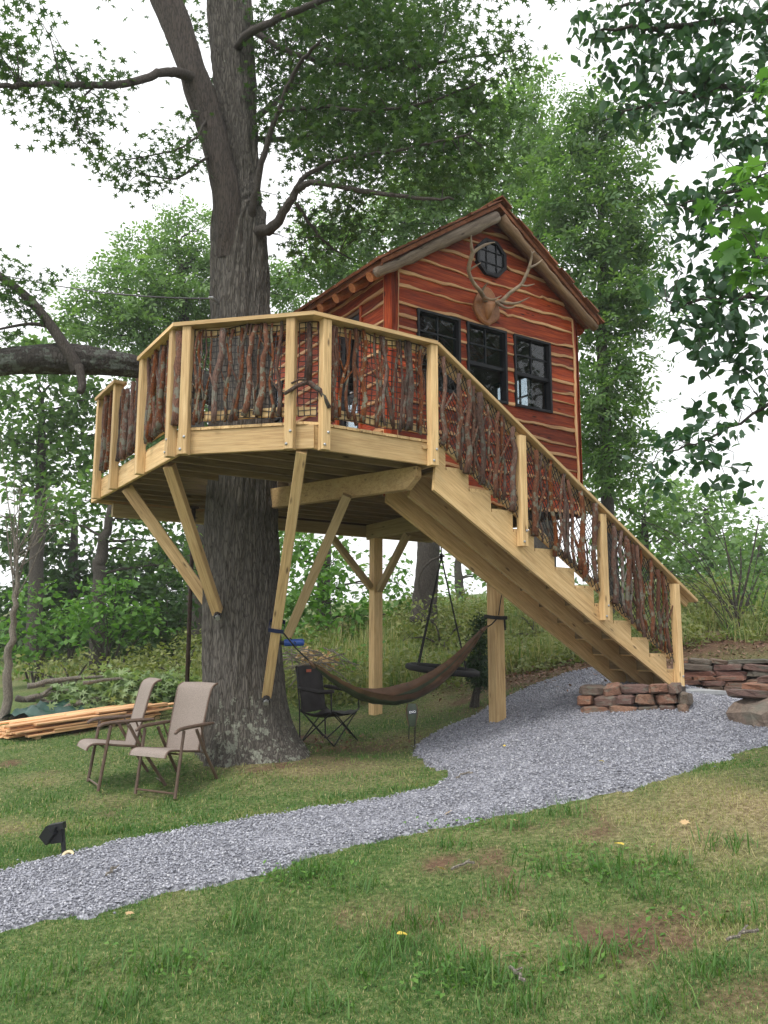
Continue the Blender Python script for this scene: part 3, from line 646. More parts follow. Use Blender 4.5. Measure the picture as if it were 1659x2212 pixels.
# joists along u
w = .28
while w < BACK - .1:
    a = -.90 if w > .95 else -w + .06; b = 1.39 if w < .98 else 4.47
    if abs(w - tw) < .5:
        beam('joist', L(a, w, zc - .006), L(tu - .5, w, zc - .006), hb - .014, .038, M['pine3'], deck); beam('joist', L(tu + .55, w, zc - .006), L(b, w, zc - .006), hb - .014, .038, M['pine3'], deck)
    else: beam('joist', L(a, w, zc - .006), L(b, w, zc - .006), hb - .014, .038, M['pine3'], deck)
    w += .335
# deck boards along w
u = -.93
while u < 4.45:
    c = u + .07
    a = max(-.015, -c - .06) if c < 1.42 else .96
    spans = [(a, BACK)] if abs(c - tu) > .53 else [(a, tw - .52), (tw + .55, BACK)]
    for s0, s1 in spans:
        if c < .05 and s0 < 1.0 and c > -.96:
            ca, cb = c - .0695, c + .0695; ea, eb = max(-ca, -.0) - .02, max(-cb, 0.0) - .02; m = MB()
            m.prism([L(ca, ea, ZT + .001), L(cb, eb, ZT + .001), L(cb, s1, ZT + .001), L(ca, s1, ZT + .001)], zx * .027)
            Mx = axes(L(c, (ea + s1) / 2, ZT), wx, zx); inv = Mx.inverted(); m.v = [tuple(inv @ Vector(v)) for v in m.v]; link('deck_board', m.mesh('deck_board', pine), deck, Mx)
        else: beam('deck_board', L(c, s0, ZT + .0145), L(c, s1, ZT + .0145), .027, .139, pine, deck)
    u += .1455
# under-beams
db = MB(); p0 = L(1.30, .10, 0); p1 = Vector((TR.x + .36, TR.y - .12, 0)); dd = (p1 - p0); Lb = dd.length; dd.normalize(); sdv = zx.cross(dd) * .09
db.prism([p0 + dd * s + zx * z - sdv / 2 for s, z in ((0, 3.371), (0, 3.27), (.13, 3.145), (Lb, 3.145), (Lb, 3.371))], sdv)
db.build('carrying_beam', pine, deck, Mx=None)
beam('carrying_beam', L(3.15, 1.0, 3.255), L(3.15, 4.05, 3.255), .232, .09, pine2, deck)
beam('carrying_beam', L(-.70, 4.18, 3.285), L(4.45, 4.18, 3.285), .172, .09, pine2, deck)
# posts
PF = at(1075, 1560, 10.2); PM = at(811, 1545, 12.45)
for P, top in ((PF, 3.13), (PM, 3.14)):
    P = Vector((P.x, P.y, h1(P.x, P.y))); beam('support_post', P - zx * .3, Vector((P.x, P.y, top)), .15, .15, pine, deck, up=ux)
def brace(a, b, h=.14, t=.09, bolt=None, mt=pine, up=None):
    o = beam('knee_brace', a, b, h, t, mt, deck, up or zx)
    if bolt is not None:
        m = MB(); n = bolt.normalized(); c = Vector(b) + bolt * .2
        m.tube([c - n * .03, c + n * .05], .042, 8, 1); m.tube([c + n * .05, c + n * .085], .030, 6, 0); m.build('bolt', [M['steel'], M['black']], o)
    return o
B1 = (L(-.03, .12, ZB), at(577, 1500, 9.18)); B2 = (at(750, 1070, 8.72), at(622, 1372, 9.30)); B3 = (L(-.86, 1.45, ZB), at(470, 1322, 9.24)); B4 = (L(-.84, 3.0, ZB), at(449, 1300, 9.66))
b1 = brace(*B1, .10, .135, Vector((.02, -.30, -.20)), up=Vector((-1, 0, 0)))
brace(*B2, .10, .135, None, pine2, Vector((-1, 0, 0))); brace(*B3, .10, .135, Vector((.06, -.28, -.16)), up=Vector((-1, 0, 0))); brace(*B4, .14, .10, None, pine)
pm = Vector((PM.x, PM.y, 0))
brace(pm + zx * 3.13 - ux * .78, pm + zx * 2.40 - ux * .09, .09, .09, None, M['pine2']); brace(pm + zx * 3.13 - wx * .85, pm + zx * 2.36 - wx * .09, .09, .09, None, M['pine2'])

# ------------------------------------------------------------------ railings
SIDE = [((-.946, BACK), (-.946, .946), Dv(-1, 0)), ((-.946, .946), (0, 0), Dv(-1, -1) * C45), ((0, 0), (1.42, 0), Dv(0, -1))]
rail = thing('deck_railing', L(-.3, .3, ZT), 'level deck railing of pale posts, black net and rough branches under a flat rail', 'railing')
RT = 4.672; PB = ZB - .012
def post(parent, q, out, z0, z1, bolts=True, mt=pine):
    c = q + out * .0465
    o = beam('post', c + zx * z0, c + zx * z1, .09, .09, mt, parent, up=out)
    if bolts:
        for dz, s in ((.045, -.018), (.165, .018)):
            m = MB(); n = out; tang = zx.cross(out); cc = c + zx * (z0 + dz) + out * .045 + tang * s
            m.tube([cc - n * .004, cc + n * .006, cc + n * .012], [.014, .014, .006], 8); m.build('bolt', M['steel'], o)
    return o
fo = [Dv(-1, 0), Dv(-1, -1) * C45, Dv(0, -1)]
POSTS = {'A': (-.946, 3.86, 0), 'B': (-.946, 3.08, 0), 'C': (-.946, 2.03, 0), 'D': (-.946, 1.03, 0), 'E': (-.885, .885, 1), 'F': (-.135, .135, 1), 'G': (.115, 0, 2), 'H': (1.37, 0, 2)}
for k_, (pu, pw, s) in POSTS.items(): post(rail, L(pu, pw, 0), fo[s], PB, RT - .04, bolts=k_ in 'DEFGH')
# mitred flat top rail
def offset_line(pts, d):     # pts local (u,w) ; d outward (left of travel is inside)
    out = []
    for i, p in enumerate(pts):
        p = Vector(p)
        if i == 0: t = (Vector(pts[1]) - p).normalized(); n = Vector((-t.y, t.x)); out.append(p + n * d)
        elif i == len(pts) - 1: t = (p - Vector(pts[i - 1])).normalized(); n = Vector((-t.y, t.x)); out.append(p + n * d)
        else:
            t1 = (p - Vector(pts[i - 1])).normalized(); t2 = (Vector(pts[i + 1]) - p).normalized(); n1 = Vector((-t1.y, t1.x)); n2 = Vector((-t2.y, t2.x)); nn = (n1 + n2).normalized(); out.append(p + nn * (d / nn.dot(n1)))
    return out
def rail_run(pts, z0, z1):
    a = offset_line(pts, -.115); b = offset_line(pts, .04)
    for i in range(len(pts) - 1):
        e = .0015
        A0, A1, B0, B1_ = a[i], a[i + 1], b[i], b[i + 1]
        m = MB(); m.prism([L(*A0, z0), L(*A1, z0), L(*B1_, z0), L(*B0, z0)], zx * (z1 - z0))
        mid = sum((Vector(v) for v in m.v), Vector()) / 8; d = (L(*A1, 0) - L(*A0, 0)).normalized(); Mx = axes(mid, d, zx); inv = Mx.inverted(); m.v = [tuple(inv @ Vector(v)) for v in m.v]
        link('top_rail', m.mesh('top_rail', pine), rail, Mx)
rail_run([(-.946, 3.92), (-.946, 3.02)], RT - .038, RT)
rail_run([(-.946, 2.09), (-.946, .946), (0, 0), (1.40, 0)], RT - .038, RT)
def panel_rails(q0, q1, out, z0, z1, parent, zlow=None):
    """2x4 rails behind the net between two points on the fascia line"""
    i_ = out * -.02
    beam('lower_rail', q0 + i_ + zx * (z0 + .045), q1 + i_ + zx * (z0 + .045), .088, .036, pine, parent)
    beam('upper_rail', q0 + i_ + zx * (z1 - .045), q1 + i_ + zx * (z1 - .045), .088, .036, pine, parent)
def net(P00, P10, P01, P11, out, parent, diag=False, step=.060):
    """rope net on the bilinear patch P00(bottom start) P10(bottom end) P01(top start) P11(top end)"""
    w_ = (P10 - P00).length; h_ = (P01 - P00).length; nu = max(2, int(w_ / step)); nv = max(2, int(h_ / step)); m = MB()
    def S_(a, b): return P00.lerp(P10, a).lerp(P01.lerp(P11, a), b)
    sd_ = random.random() * 50
    def Pt(a, b):
        j = .22 * step; x, y = a * w_ * 6 + sd_, b * h_ * 6
        return S_(a, b) + ux * (math.sin(x * 2.1 + y * 1.3) * j * .6) + zx * (math.sin(x * 1.7 - y * 2.3) * j) + out * (.012 + .008 * math.sin(x * 1.1 + y))
    r = .0052
    if not diag:
        for i in range(nu + 1): m.tube([Pt(i / nu, j / nv) for j in range(nv + 1)], r, 3, cap=False)
        for j in range(nv + 1): m.tube([Pt(i / nu, j / nv) for i in range(nu + 1)], r, 3, cap=False)
    else:
        st = step * 1.25; K = int((w_ + h_) / st)
        for sgn in (1, -1):
            for k_ in range(-K, K + 1):
                pts = []
                for j in range(nv * 2 + 1):
                    b = j / (nv * 2); a = (k_ * st + sgn * b * h_ * .78) / w_
                    if 0 <= a <= 1: pts.append(Pt(a, b))
                if len(pts) > 1: m.tube(pts, r, 3, cap=False)
    o = m.build('rope_net', M['rope'], parent); o['kind'] = 'stuff'
def stick(pb, pt, r, out, parent, fork=None, amp=.018, name='branch_baluster', taper=.7):
    m = MB(); n = 9; pts = [pb.lerp(pt, i / (n - 1)) for i in range(n)]
    tang = zx.cross(out); ph = random.uniform(0, 6.28); f_ = random.uniform(.8, 1.7)
    pts = [p + tang * (amp * math.sin(ph + f_ * i) + random.gauss(0, amp * .35)) + out * (abs(random.gauss(0, .006)) + .006 + r) for i, p in enumerate(pts)]
    flip = random.random() < .3
    rr = [r * (1 - (1 - taper) * ((n - 1 - i) if flip else i) / (n - 1)) * random.uniform(.92, 1.1) for i in range(n)]; rr[0] *= 1.12
    m.tube(pts, rr, 7, wob=.10)
    if fork:
        for _ in range(fork):
            k_ = random.randint(2, 5); base = pts[k_]; d = (pts[k_ + 2] - base).normalized(); sg = random.choice((-1, 1)); ln = random.uniform(.12, .32)
            q = [base + (d * .8 + tang * sg * .55) * ln * t + zx * ln * .25 * t * t + out * .004 for t in (0, .35, .7, 1)]
            q = [Vector((p.x, p.y, min(p.z, pt.z + .02))) for p in q]
            m.tube(q, [r * .6, r * .5, r * .4, r * .28], 5)
    return m.build(name, M['stick'], parent, smooth=True)
LOW = 3.70
def seg_pts(k0, k1):
    a, b = POSTS[k0], POSTS[k1]; return L(a[0], a[1], 0), L(b[0], b[1], 0)
def panel(k0, k1, s, sticks, zt=RT - .04, topcap=True):
    q0, q1 = seg_pts(k0, k1); out = fo[s]; d = (q1 - q0).normalized()
    a = q0 + d * .05; b = q1 - d * .05
    if topcap: panel_rails(a, b, out, LOW, RT - .04, rail)
    else: beam('lower_rail', a + zx * (LOW + .045) - out * .02, b + zx * (LOW + .045) - out * .02, .088, .036, pine, rail)
    net(a + zx * (LOW - .01), b + zx * (LOW - .01), a + zx * (zt - .02), b + zx * (zt - .02), out, rail)
    wpan = (b - a).length; extra = [(f + random.uniform(-.06, .06), f + random.uniform(-.06, .06), random.choice((.009, .012, .016, .021)), random.choice((0, 1))) for f in [random.random() for _ in range(int(wpan * 9) if sticks else 0)]]
    sticks = [(q[0], q[1], q[2] * 1.18, q[3]) for q in sticks] + extra
    for (ft, fb, r, fk) in sticks:
        ft = min(max(ft, .04), .96); fb = min(max(fb, .04), .96)
        stick(a.lerp(b, fb) + zx * (LOW - random.uniform(-.02, .05)), a.lerp(b, ft) + zx * (zt - random.uniform(.0, .05)), r, out, rail, fk)
panel('E', 'F', 1, [(.09, .03, .011, 0), (.20, .14, .009, 1), (.32, .24, .030, 1), (.42, .36, .014, 1), (.58, .44, .019, 1), (.66, .57, .026, 0), (.72, .68, .012, 0), (.79, .73, .029, 0), (.84, .85, .014, 1), (.93, .92, .018, 1)])
panel('G', 'H', 2, [(.05, .05, .018, 1), (.20, .10, .016, 2), (.17, .19, .014, 0), (.25, .26, .020, 0), (.33, .33, .024, 1), (.45, .48, .013, 1), (.52, .62, .019, 0), (.67, .63, .012, 1), (.72, .72, .013, 0), (.80, .80, .030, 0), (.93, .93, .018, 1)])
panel('C', 'D', 0, [(.08, .10, .018, 0), (.24, .30, .024, 0), (.42, .25, .032, 1), (.55, .62, .022, 1), (.70, .66, .030, 0), (.80, .86, .018, 0), (.92, .90, .026, 0)])
panel('A', 'B', 0, [(.15, .2, .024, 0), (.4, .42, .033, 0), (.65, .6, .026, 0), (.85, .9, .02, 0)])
panel('B', 'C', 0, [(.1, .1, .022, 1), (.24, .27, .028, 0), (.40, .36, .032, 0), (.52, .55, .018, 0), (.66, .62, .03, 1), (.78, .82, .022, 0), (.90, .9, .032, 0)], zt=4.50, topcap=False)
panel('D', 'E', 0, [])
qd, qe = seg_pts('D', 'E'); mq = (qd + qe) / 2; stick(mq + zx * 3.66, mq + zx * 4.6 + Dv(.02, 0), .055, (fo[0] + fo[1]).normalized(), rail, 0, .008, 'branch_baluster', .85)
panel('F', 'G', 2, [])
qf, qg = seg_pts('F', 'G'); mq = (qf + qg) / 2; of_ = (fo[1] + fo[2]).normalized(); tg = zx.cross(of_)
m = MB(); top = mq + zx * 4.60 + of_ * .03; jn = mq + zx * 4.02 + of_ * .04
m.tube([top, top.lerp(jn, .5) + tg * .012, jn], [.022, .026, .034], 7, wob=.1)
m.tube([jn, jn - tg * .10 - zx * .06 + of_ * .05, jn - tg * .22 - zx * .15 + of_ * .07], [.026, .022, .018], 6); m.tube([jn, jn + tg * .12 - zx * .10 + of_ * .05, jn + tg * .20 - zx * .26 + of_ * .06], [.028, .025, .021], 6)
m.tube([jn + zx * .02, jn - tg * .09 + zx * .0 + of_ * .05, jn - tg * .16 - zx * .04 + of_ * .05], [.015, .012, .008], 5); m.build('branch_baluster', M['stick'], rail, smooth=True)

# ------------------------------------------------------------------ staircase
T0U, T0Z, TR_, RS = 1.562, 3.570, .2999, .1912       # first nosing, going, rise
NST = 13; SW = .88
stair = thing('staircase', L(5.0, .4, 0) + zx * 1.06, 'straight flight of pale timber stairs with notched side boards climbing to the deck', 'staircase')
def bottom_z(u): return 3.225 + (u - 1.224) * (1.067 - 3.225) / (4.941 - 1.224)
def stringer(w0):
    pts = [(1.40, bottom_z(1.40)), (1.44, T0Z - .035)]
    for i in range(NST):
        un = T0U + TR_ * i; zt = T0Z - RS * i - .035
        pts += [(un - .012, zt), (un - .012, zt - RS)]
    ue = T0U + TR_ * (NST - 1) - .012; pts = pts[:-1]
    zend = 1.05; pts += [(ue, zend), (1.224 + (zend - 3.225) / ((1.067 - 3.225) / (4.941 - 1.224)), zend)]
    P = [L(a, w0 - .02, z) for a, z in pts]; m = MB(); m.prism(P, wx * .04)
    slope = Vector((L(1, 0, 0) - L(0, 0, 0))) + zx * (-RS / TR_); Mx = axes(L(3.2, w0, 2.4), slope, zx); inv = Mx.inverted(); m.v = [tuple(inv @ Vector(v)) for v in m.v]
    link('stringer', m.mesh('stringer', pine), stair, Mx)
for w0 in (.0, SW / 2, SW): stringer(w0)
for i in range(NST):
    un = T0U + TR_ * i; zt = T0Z - RS * i - .0175
    beam('tread', L(un - TR_ / 2 + .008, -.021, zt), L(un - TR_ / 2 + .008, SW + .02, zt), .035, TR_ + .012, pine, stair)
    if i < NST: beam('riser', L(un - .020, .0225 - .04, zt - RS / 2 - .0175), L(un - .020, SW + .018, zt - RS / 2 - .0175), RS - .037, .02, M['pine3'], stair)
srail = thing('stair_railing', L(5.0, 0, 1.1), 'sloping stair railing with netted branch balusters between four pale posts', 'railing')
so = Dv(0, -1); SP = [(1.37, None, None), (2.545, 2.615, 3.83), (3.765, 1.846, 3.063), (5.01, 1.03, 2.308)]
for pu, z0, z1 in SP[1:]: post(srail, L(pu, -.021, 0), so, z0, z1, True)
def rz_(u): return 4.690 + (u - 1.385) * (2.113 + .03 - 4.690) / (5.38 - 1.385)     # top face of the handrail
beam('handrail', L(1.415, -.035, rz_(1.415) - .02), L(5.40, -.035, rz_(5.40) - .02), .038, .14, pine, srail)
sl = (rz_(2) - rz_(1))
beam('upper_rail', L(1.44, .012, rz_(1.44) - .10), L(5.33, .012, rz_(5.33) - .10), .088, .036, pine, srail)
def low_u(u): return T0Z + .06 + (u - 1.45) * (-RS / TR_)
beam('lower_rail', L(1.46, .012, low_u(1.46) + .05), L(4.97, .012, low_u(4.97) + .05), .085, .036, pine, srail)
for (ua, ub) in ((1.42, 2.50), (2.60, 3.72), (3.82, 4.96)):
    P = [L(a, -.03, z) for a, z in ((ua, low_u(ua) - .03), (ub, low_u(ub) - .03), (ua, rz_(ua) - .06), (ub, rz_(ub) - .06))]
    net(P[0], P[1], P[2], P[3], so, srail, diag=True)
    nS = 13
    for i in range(nS):
        uu = ua + .05 + (ub - ua - .1) * (i + random.uniform(.15, .85)) / nS; du = random.uniform(-.07, .07)
        r = random.choice((.011, .014, .018, .023, .028, .034, .036))
        stick(L(uu, -.03, low_u(uu) - random.uniform(-.02, .10)), L(min(max(uu + du, ua + .02), ub - .02), -.03, rz_(uu + du) - random.uniform(.05, .12)), r, so, srail, random.choice((0, 0, 1, 1, 2)), .018)

# ------------------------------------------------------------------ cabin
def on_u(px, py, u):
    d = ray(px, py); t = ((KX + ux * u - EYE).dot(ux)) / d.dot(ux); return EYE + d * t
U0, U1, W0, W1, ZF = 1.513, 4.52, .95, BACK, 3.24
UR = 3.02; ZR = 7.13; SLP = .69
cabin = thing('cabin', L(3.0, 2.6, 3.63), 'red cedar cabin with live edge siding, black windows and a gable roof on the deck', 'cabin')
cedar, sap = M['cedar'], M['sap']
def live_board(P0, xd, up, nrm, s0, s1, ht, name='siding_board', mats=None, strip=.030, amp=.0165, parent=None, proud=.036, seed=None):
    """board whose lower edge keeps its natural wavy edge. s0,s1: functions of height t"""
    sd_ = random.randint(0, 9999) if seed is None else seed
    a, b = s0(0), s1(0); n = max(3, int(abs(b - a) / .075)); V, Fc, mi = [], [], []
    for i in range(n + 1):
        f = i / n
        s_ = a + (b - a) * f
        e = float((fbm([s_], [sd_ * 1.7], .42, sd_, 3)[0] - .5) * 4.4 * amp)
        kn = float(vnoise([s_ + 9], [sd_ * .37], .16, sd_ + 3)[0]); e += (.045 if sd_ % 2 else -.035) * max(0, kn - .80) / .20
        st = strip * float(.25 + 1.5 * vnoise([s_], [sd_ * .9], .3, sd_ + 5)[0])
        for t, d in ((e, proud - .02), (e + .004, proud - .003), (e + st, proud), (ht, .012), (ht, 0), (e, 0)):
            ss = s0(max(t, 0)) + (s1(max(t, 0)) - s0(max(t, 0))) * f
            V.append((ss, -d, t))
    for i in range(n):
        for j, q in ((0, 1), (1, 1), (2, 0), (3, 0), (5, 0)):
            j2 = (j + 1) % 6; Fc.append((i * 6 + j, (i + 1) * 6 + j, (i + 1) * 6 + j2, i * 6 + j2)); mi.append(q)
    for e_, fl in ((0, False), (n, True)):
        f_ = [e_ * 6 + j for j in range(6)]; Fc.append(tuple(f_ if fl else f_[::-1])); mi.append(0)
    m = MB(); m.v, m.f, m.m = V, Fc, mi
    Mx = Matrix.Identity(4); yv = -Vector(nrm)
    for i, c in enumerate((Vector(xd).normalized(), yv, Vector(up))):
        for j in range(3): Mx[j][i] = c[j]
    for j in range(3): Mx[j][3] = P0[j]
    return link(name, m.mesh(name, mats or [cedar, sap]), parent or cabin, Mx)
const = lambda v: (lambda t: v)
WIN = [(1.868, 2.508), (2.612, 3.252), (3.375, 4.015)]; WZ0, WZ1 = 4.545, 5.50
def rows(z0, z1, n):
    e = np.linspace(z0, z1, n + 1); e[1:-1] += rng.uniform(-.042, .042, n - 1); return list(zip(e[:-1], e[1:]))
NF = -wx
fl, fr_ = U0 + .085, U1 - .085
def roof_z(u): return ZR - SLP * abs(u - UR)
for a, b in rows(ZF, WZ0, 7) : live_board(L(0, W0, a), ux, zx, NF, const(fl), const(fr_), b - a + .018)
for a, b in rows(WZ0, WZ1, 6):
    for s0, s1 in [(fl, WIN[0][0] - .004), (WIN[0][1] + .004, WIN[1][0] - .004), (WIN[1][1] + .004, WIN[2][0] - .004), (WIN[2][1] + .004, fr_)]:
        live_board(L(0, W0, a), ux, zx, NF, const(s0), const(s1), b - a + (.018 if b < WZ1 - .01 else 0), amp=.008)
for a, b in rows(WZ1, 6.97, 7):
    lim = lambda t, a=a: (6.99 - (a + t)) / SLP
    live_board(L(0, W0, a), ux, zx, NF, lambda t, l=lim: max(fl, UR - max(l(t), .02)), lambda t, l=lim: min(fr_, UR + max(l(t), .02)), b - a + .016)
NL = -ux
_p = on_u(583, 838, U0); _q = on_u(621, 925, U0)
DW0, DW1 = 1.60, 2.12; DZ1 = 5.62
LW0, LW1 = 3.72, 4.12; LZ0, LZ1 = 4.35, 5.30
def lrow(a, b, spans, amp=.010):
    for s0, s1 in spans: live_board(L(U0, 0, a), wx, zx, NL, const(s0), const(s1), b - a + .018, amp=amp)
wl, wr = W0 + .095, W1 - .08
for a, b in rows(ZT + .03, LZ0, 4): lrow(a, b, [(wl, DW0 - .05), (DW1 + .05, wr)])
for a, b in rows(LZ0, LZ1, 5): lrow(a, b, [(wl, DW0 - .05), (DW1 + .05, LW0 - .01), (LW1 + .01, wr)])
for a, b in rows(LZ1, DZ1 + .05, 2): lrow(a, b, [(wl, DW0 - .05), (DW1 + .05, wr)])
for a, b in rows(DZ1 + .05, 6.03, 2): lrow(a, b, [(wl, wr)])
RW0, RW1, RZ0, RZ1 = 1.75, 2.65, 4.5, 5.45
for a, b in rows(ZF, RZ0, 7): live_board(L(U1, 0, a), -wx, zx, ux, const(-wr), const(-wl), b - a + .018)
for a, b in rows(RZ0, RZ1, 5):
    for s0, s1 in ((-wr, -RW1 - .01), (-RW0 + .01, -wl)): live_board(L(U1, 0, a), -wx, zx, ux, const(s0), const(s1), b - a + .018)
for a, b in rows(RZ1, 5.98, 3): live_board(L(U1, 0, a), -wx, zx, ux, const(-wr), const(-wl), b - a + .018)
BW0, BW1 = 2.55, 3.55
for a, b in rows(ZF, RZ0, 6): live_board(L(0, W1, a), -ux, zx, wx, const(-fr_), const(-fl), b - a + .018)
for a, b in rows(RZ0, RZ1, 5):
    for s0, s1 in ((-fr_, -BW1 - .01), (-BW0 + .01, -fl)): live_board(L(0, W1, a), -ux, zx, wx, const(s0), const(s1), b - a + .018)
for a, b in rows(RZ1, 6.97, 7):
    lim = lambda t, a=a: (6.99 - (a + t)) / SLP
    live_board(L(0, W1, a), -ux, zx, wx, lambda t, l=lim: max(-fr_, -UR - max(l(t), .02)), lambda t, l=lim: min(-fl, -UR + max(l(t), .02)), b - a + .016)
# corner boards, one live edge each
def corner(P0, side, nrm, z1, wd_=.088):
    live_board(P0, zx, side, nrm, const(ZF - .02), const(z1), wd_, 'corner_board', strip=.022, amp=.010, proud=.045)
corner(L(U0 + .088, W0, 0), -ux, NF, 5.92); corner(L(U1 - .088, W0, 0), ux, NF, 5.92)
corner(L(U0, W0 + .10, 0), -wx, NL, 5.95, .132); corner(L(U0, W1 - .085, 0), wx, NL, 5.95)
corner(L(U1, W0 + .10, 0), -wx, ux, 5.9, .132); corner(L(U1, W1 - .085, 0), wx, ux, 5.9)
corner(L(U0 + .088, W1, 0), -ux, wx, 5.92); corner(L(U1 - .088, W1, 0), ux, wx, 5.92)
# structural wall panels behind the siding
ins = M['inside']
def wall_panels(P, xd, nrm, s0, s1, z0, z1, holes):
    th = .07; xs = sorted({s0, s1, *[h[0] for h in holes], *[h[1] for h in holes]})
    for a, b in zip(xs[:-1], xs[1:]):
        hz = [h for h in holes if h[0] <= a + 1e-6 and h[1] >= b - 1e-6]; segs = [(z0, z1)]
        if hz: segs = [(z0, hz[0][2]), (hz[0][3], z1)]
        for c, d in segs:
            if d - c > .01: beam('wall_panel', P + Vector(xd) * a + zx * (c + d) / 2 - Vector(nrm) * (th / 2 + .002), P + Vector(xd) * b + zx * (c + d) / 2 - Vector(nrm) * (th / 2 + .002), d - c, th, ins, cabin)
wall_panels(L(0, W0, 0), ux, NF, U0 + .075, U1 - .075, ZF + .02, 5.92, [(a, b, WZ0, WZ1) for a, b in WIN])
wall_panels(L(U0, 0, 0), wx, NL, W0 + .003, W1 - .003, ZT + .03, 5.98, [(DW0, DW1, ZT + .03, DZ1), (LW0, LW1, LZ0, LZ1)])
wall_panels(L(U1, 0, 0), wx, ux, W0 + .003, W1 - .003, ZF + .02, 5.94, [(RW0, RW1, RZ0, RZ1)])
wall_panels(L(0, W1, 0), ux, wx, U0 + .075, U1 - .075, ZF + .02, 5.92, [(BW0, BW1, RZ0, RZ1)])
for w_, sg in ((W0 + .003, 1), (W1 - .003, -1)):
    m = MB(); m.prism([L(U0 + .08, w_, 5.922), L(U1 - .08, w_, 5.922), L(U1 - .08, w_, roof_z(U1) - .16 + .05), L(UR, w_, ZR - .16), L(U0 + .08, w_, roof_z(U0) - .16 + .05)], wx * sg * .07); m.build('gable_panel', ins, cabin)

def window(P, xd, nrm, wd_, ht, style='hung', oct_=False):
    """P = lower left corner on the wall face"""
    xd = Vector(xd); nrm = Vector(nrm); fb = MB(); f = .030; pr = .045; dp = .075
    def B(m, a, b, c, d, y0, y1): # box a..b in x, c..d in z
        q = [P + xd * s + zx * t + nrm * y for s in (a, b) for y in (y0, y1) for t in (c, d)]
        m.add(q, [(0, 1, 3, 2), (4, 6, 7, 5), (0, 4, 5, 1), (2, 3, 7, 6), (0, 2, 6, 4), (1, 5, 7, 3)])
    y0, y1 = -dp, pr
    B(fb, 0, wd_, 0, f, y0, y1); B(fb, 0, wd_, ht - f, ht, y0, y1); B(fb, 0, f, f, ht - f, y0, y1); B(fb, wd_ - f, wd_, f, ht - f, y0, y1)
    o = fb.build('window', M['winframe'], cabin)
    md = ht * .47
    if style == 'hung':
        m = MB(); B(m, f, wd_ - f, md - .022, md + .022, -.045, .012); m.build('meeting_rail', M['winframe'], o)
        for (x0, x1, za, zb_) in ((wd_ / 2 - .009, wd_ / 2 + .009, md + .022, ht - f), (f, wd_ / 2 - .009, (md + ht) / 2 - .009, (md + ht) / 2 + .009), (wd_ / 2 + .009, wd_ - f, (md + ht) / 2 - .009, (md + ht) / 2 + .009)):
            m = MB(); B(m, x0, x1, za, zb_, -.028, .004); m.build('muntin', M['winframe'], o)
        m = MB(); B(m, f, wd_ - f, md + .02, ht - f, -.016, -.010); m.build('pane', M['glass'], o)
        m = MB(); B(m, f, wd_ - f, f, md - .02, -.040, -.034); m.build('pane', M['glass'], o)
    else:
        for x_ in np.linspace(f, wd_ - f, 4)[1:-1]: m = MB(); B(m, x_ - .009, x_ + .009, f, ht - f, -.028, .004); m.build('muntin', M['winframe'], o)
        for z_ in np.linspace(f, ht - f, 4)[1:-1]: m = MB(); B(m, f, wd_ - f, z_ - .009, z_ + .009, -.026, .002); m.build('muntin', M['winframe'], o)
        m = MB(); B(m, f, wd_ - f, f, ht - f, -.016, -.010); m.build('pane', M['glass'], o)
    return o
for a, b in WIN: window(L(a, W0, WZ0), ux, NF, b - a, WZ1 - WZ0)
lwin = window(L(U0, LW0, LZ0), wx, NL, LW1 - LW0, LZ1 - LZ0); beam('sky_reflection', L(U0 + .06, (LW0 + LW1) / 2, LZ0 + .03), L(U0 + .06, (LW0 + LW1) / 2, LZ1 - .03), LW1 - LW0 - .06, .004, M['sky_reflection'], lwin, up=wx); window(L(U1, RW0, RZ0), wx, ux, RW1 - RW0, RZ1 - RZ0, 'grid'); window(L(BW0, W1, RZ0), ux, wx, BW1 - BW0, RZ1 - RZ0, 'grid')  # pale panel added behind the left-wall pane to stand for reflected sky
# door in the left wall
m = MB(); th = .05
def Bx(m, a, b, c, d, u0_, u1_): m.add([L(u_, w_, z) for w_ in (a, b) for u_ in (u0_, u1_) for z in (c, d)], [(0, 1, 3, 2), (4, 6, 7, 5), (0, 4, 5, 1), (2, 3, 7, 6), (0, 2, 6, 4), (1, 5, 7, 3)])
z0, z1 = ZT + .035, DZ1 - .02
for q in ((DW0 + .01, DW1 - .01, z0, z0 + .14), (DW0 + .01, DW1 - .01, z1 - .09, z1), (DW0 + .01, DW0 + .10, z0 + .14, z1 - .09), (DW1 - .10, DW1 - .01, z0 + .14, z1 - .09), (DW0 + .10, DW1 - .10, 4.52, 4.62)): Bx(m, *q, U0 + .005, U0 + .05)
door = m.build('door', M['winframe'], cabin)
for za, zb_ in ((z0 + .14, 4.52),): m = MB(); Bx(m, DW0 + .10, DW1 - .10, za, zb_, U0 + .022, U0 + .030); m.build('pane', M['glass'], door)
m = MB(); m.tube([L(U0 - .005, DW0 + .055, 4.60), L(U0 - .06, DW0 + .055, 4.60), L(U0 - .06, DW0 + .15, 4.60)], .012, 6); m.build('handle', M['steel'], door)
for w_ in (DW0 - .026, DW1 + .026): beam('door_trim', L(U0 - .020, w_, ZT + .03), L(U0 - .020, w_, DZ1 + .05), .05, .04, cedar, cabin, up=wx)
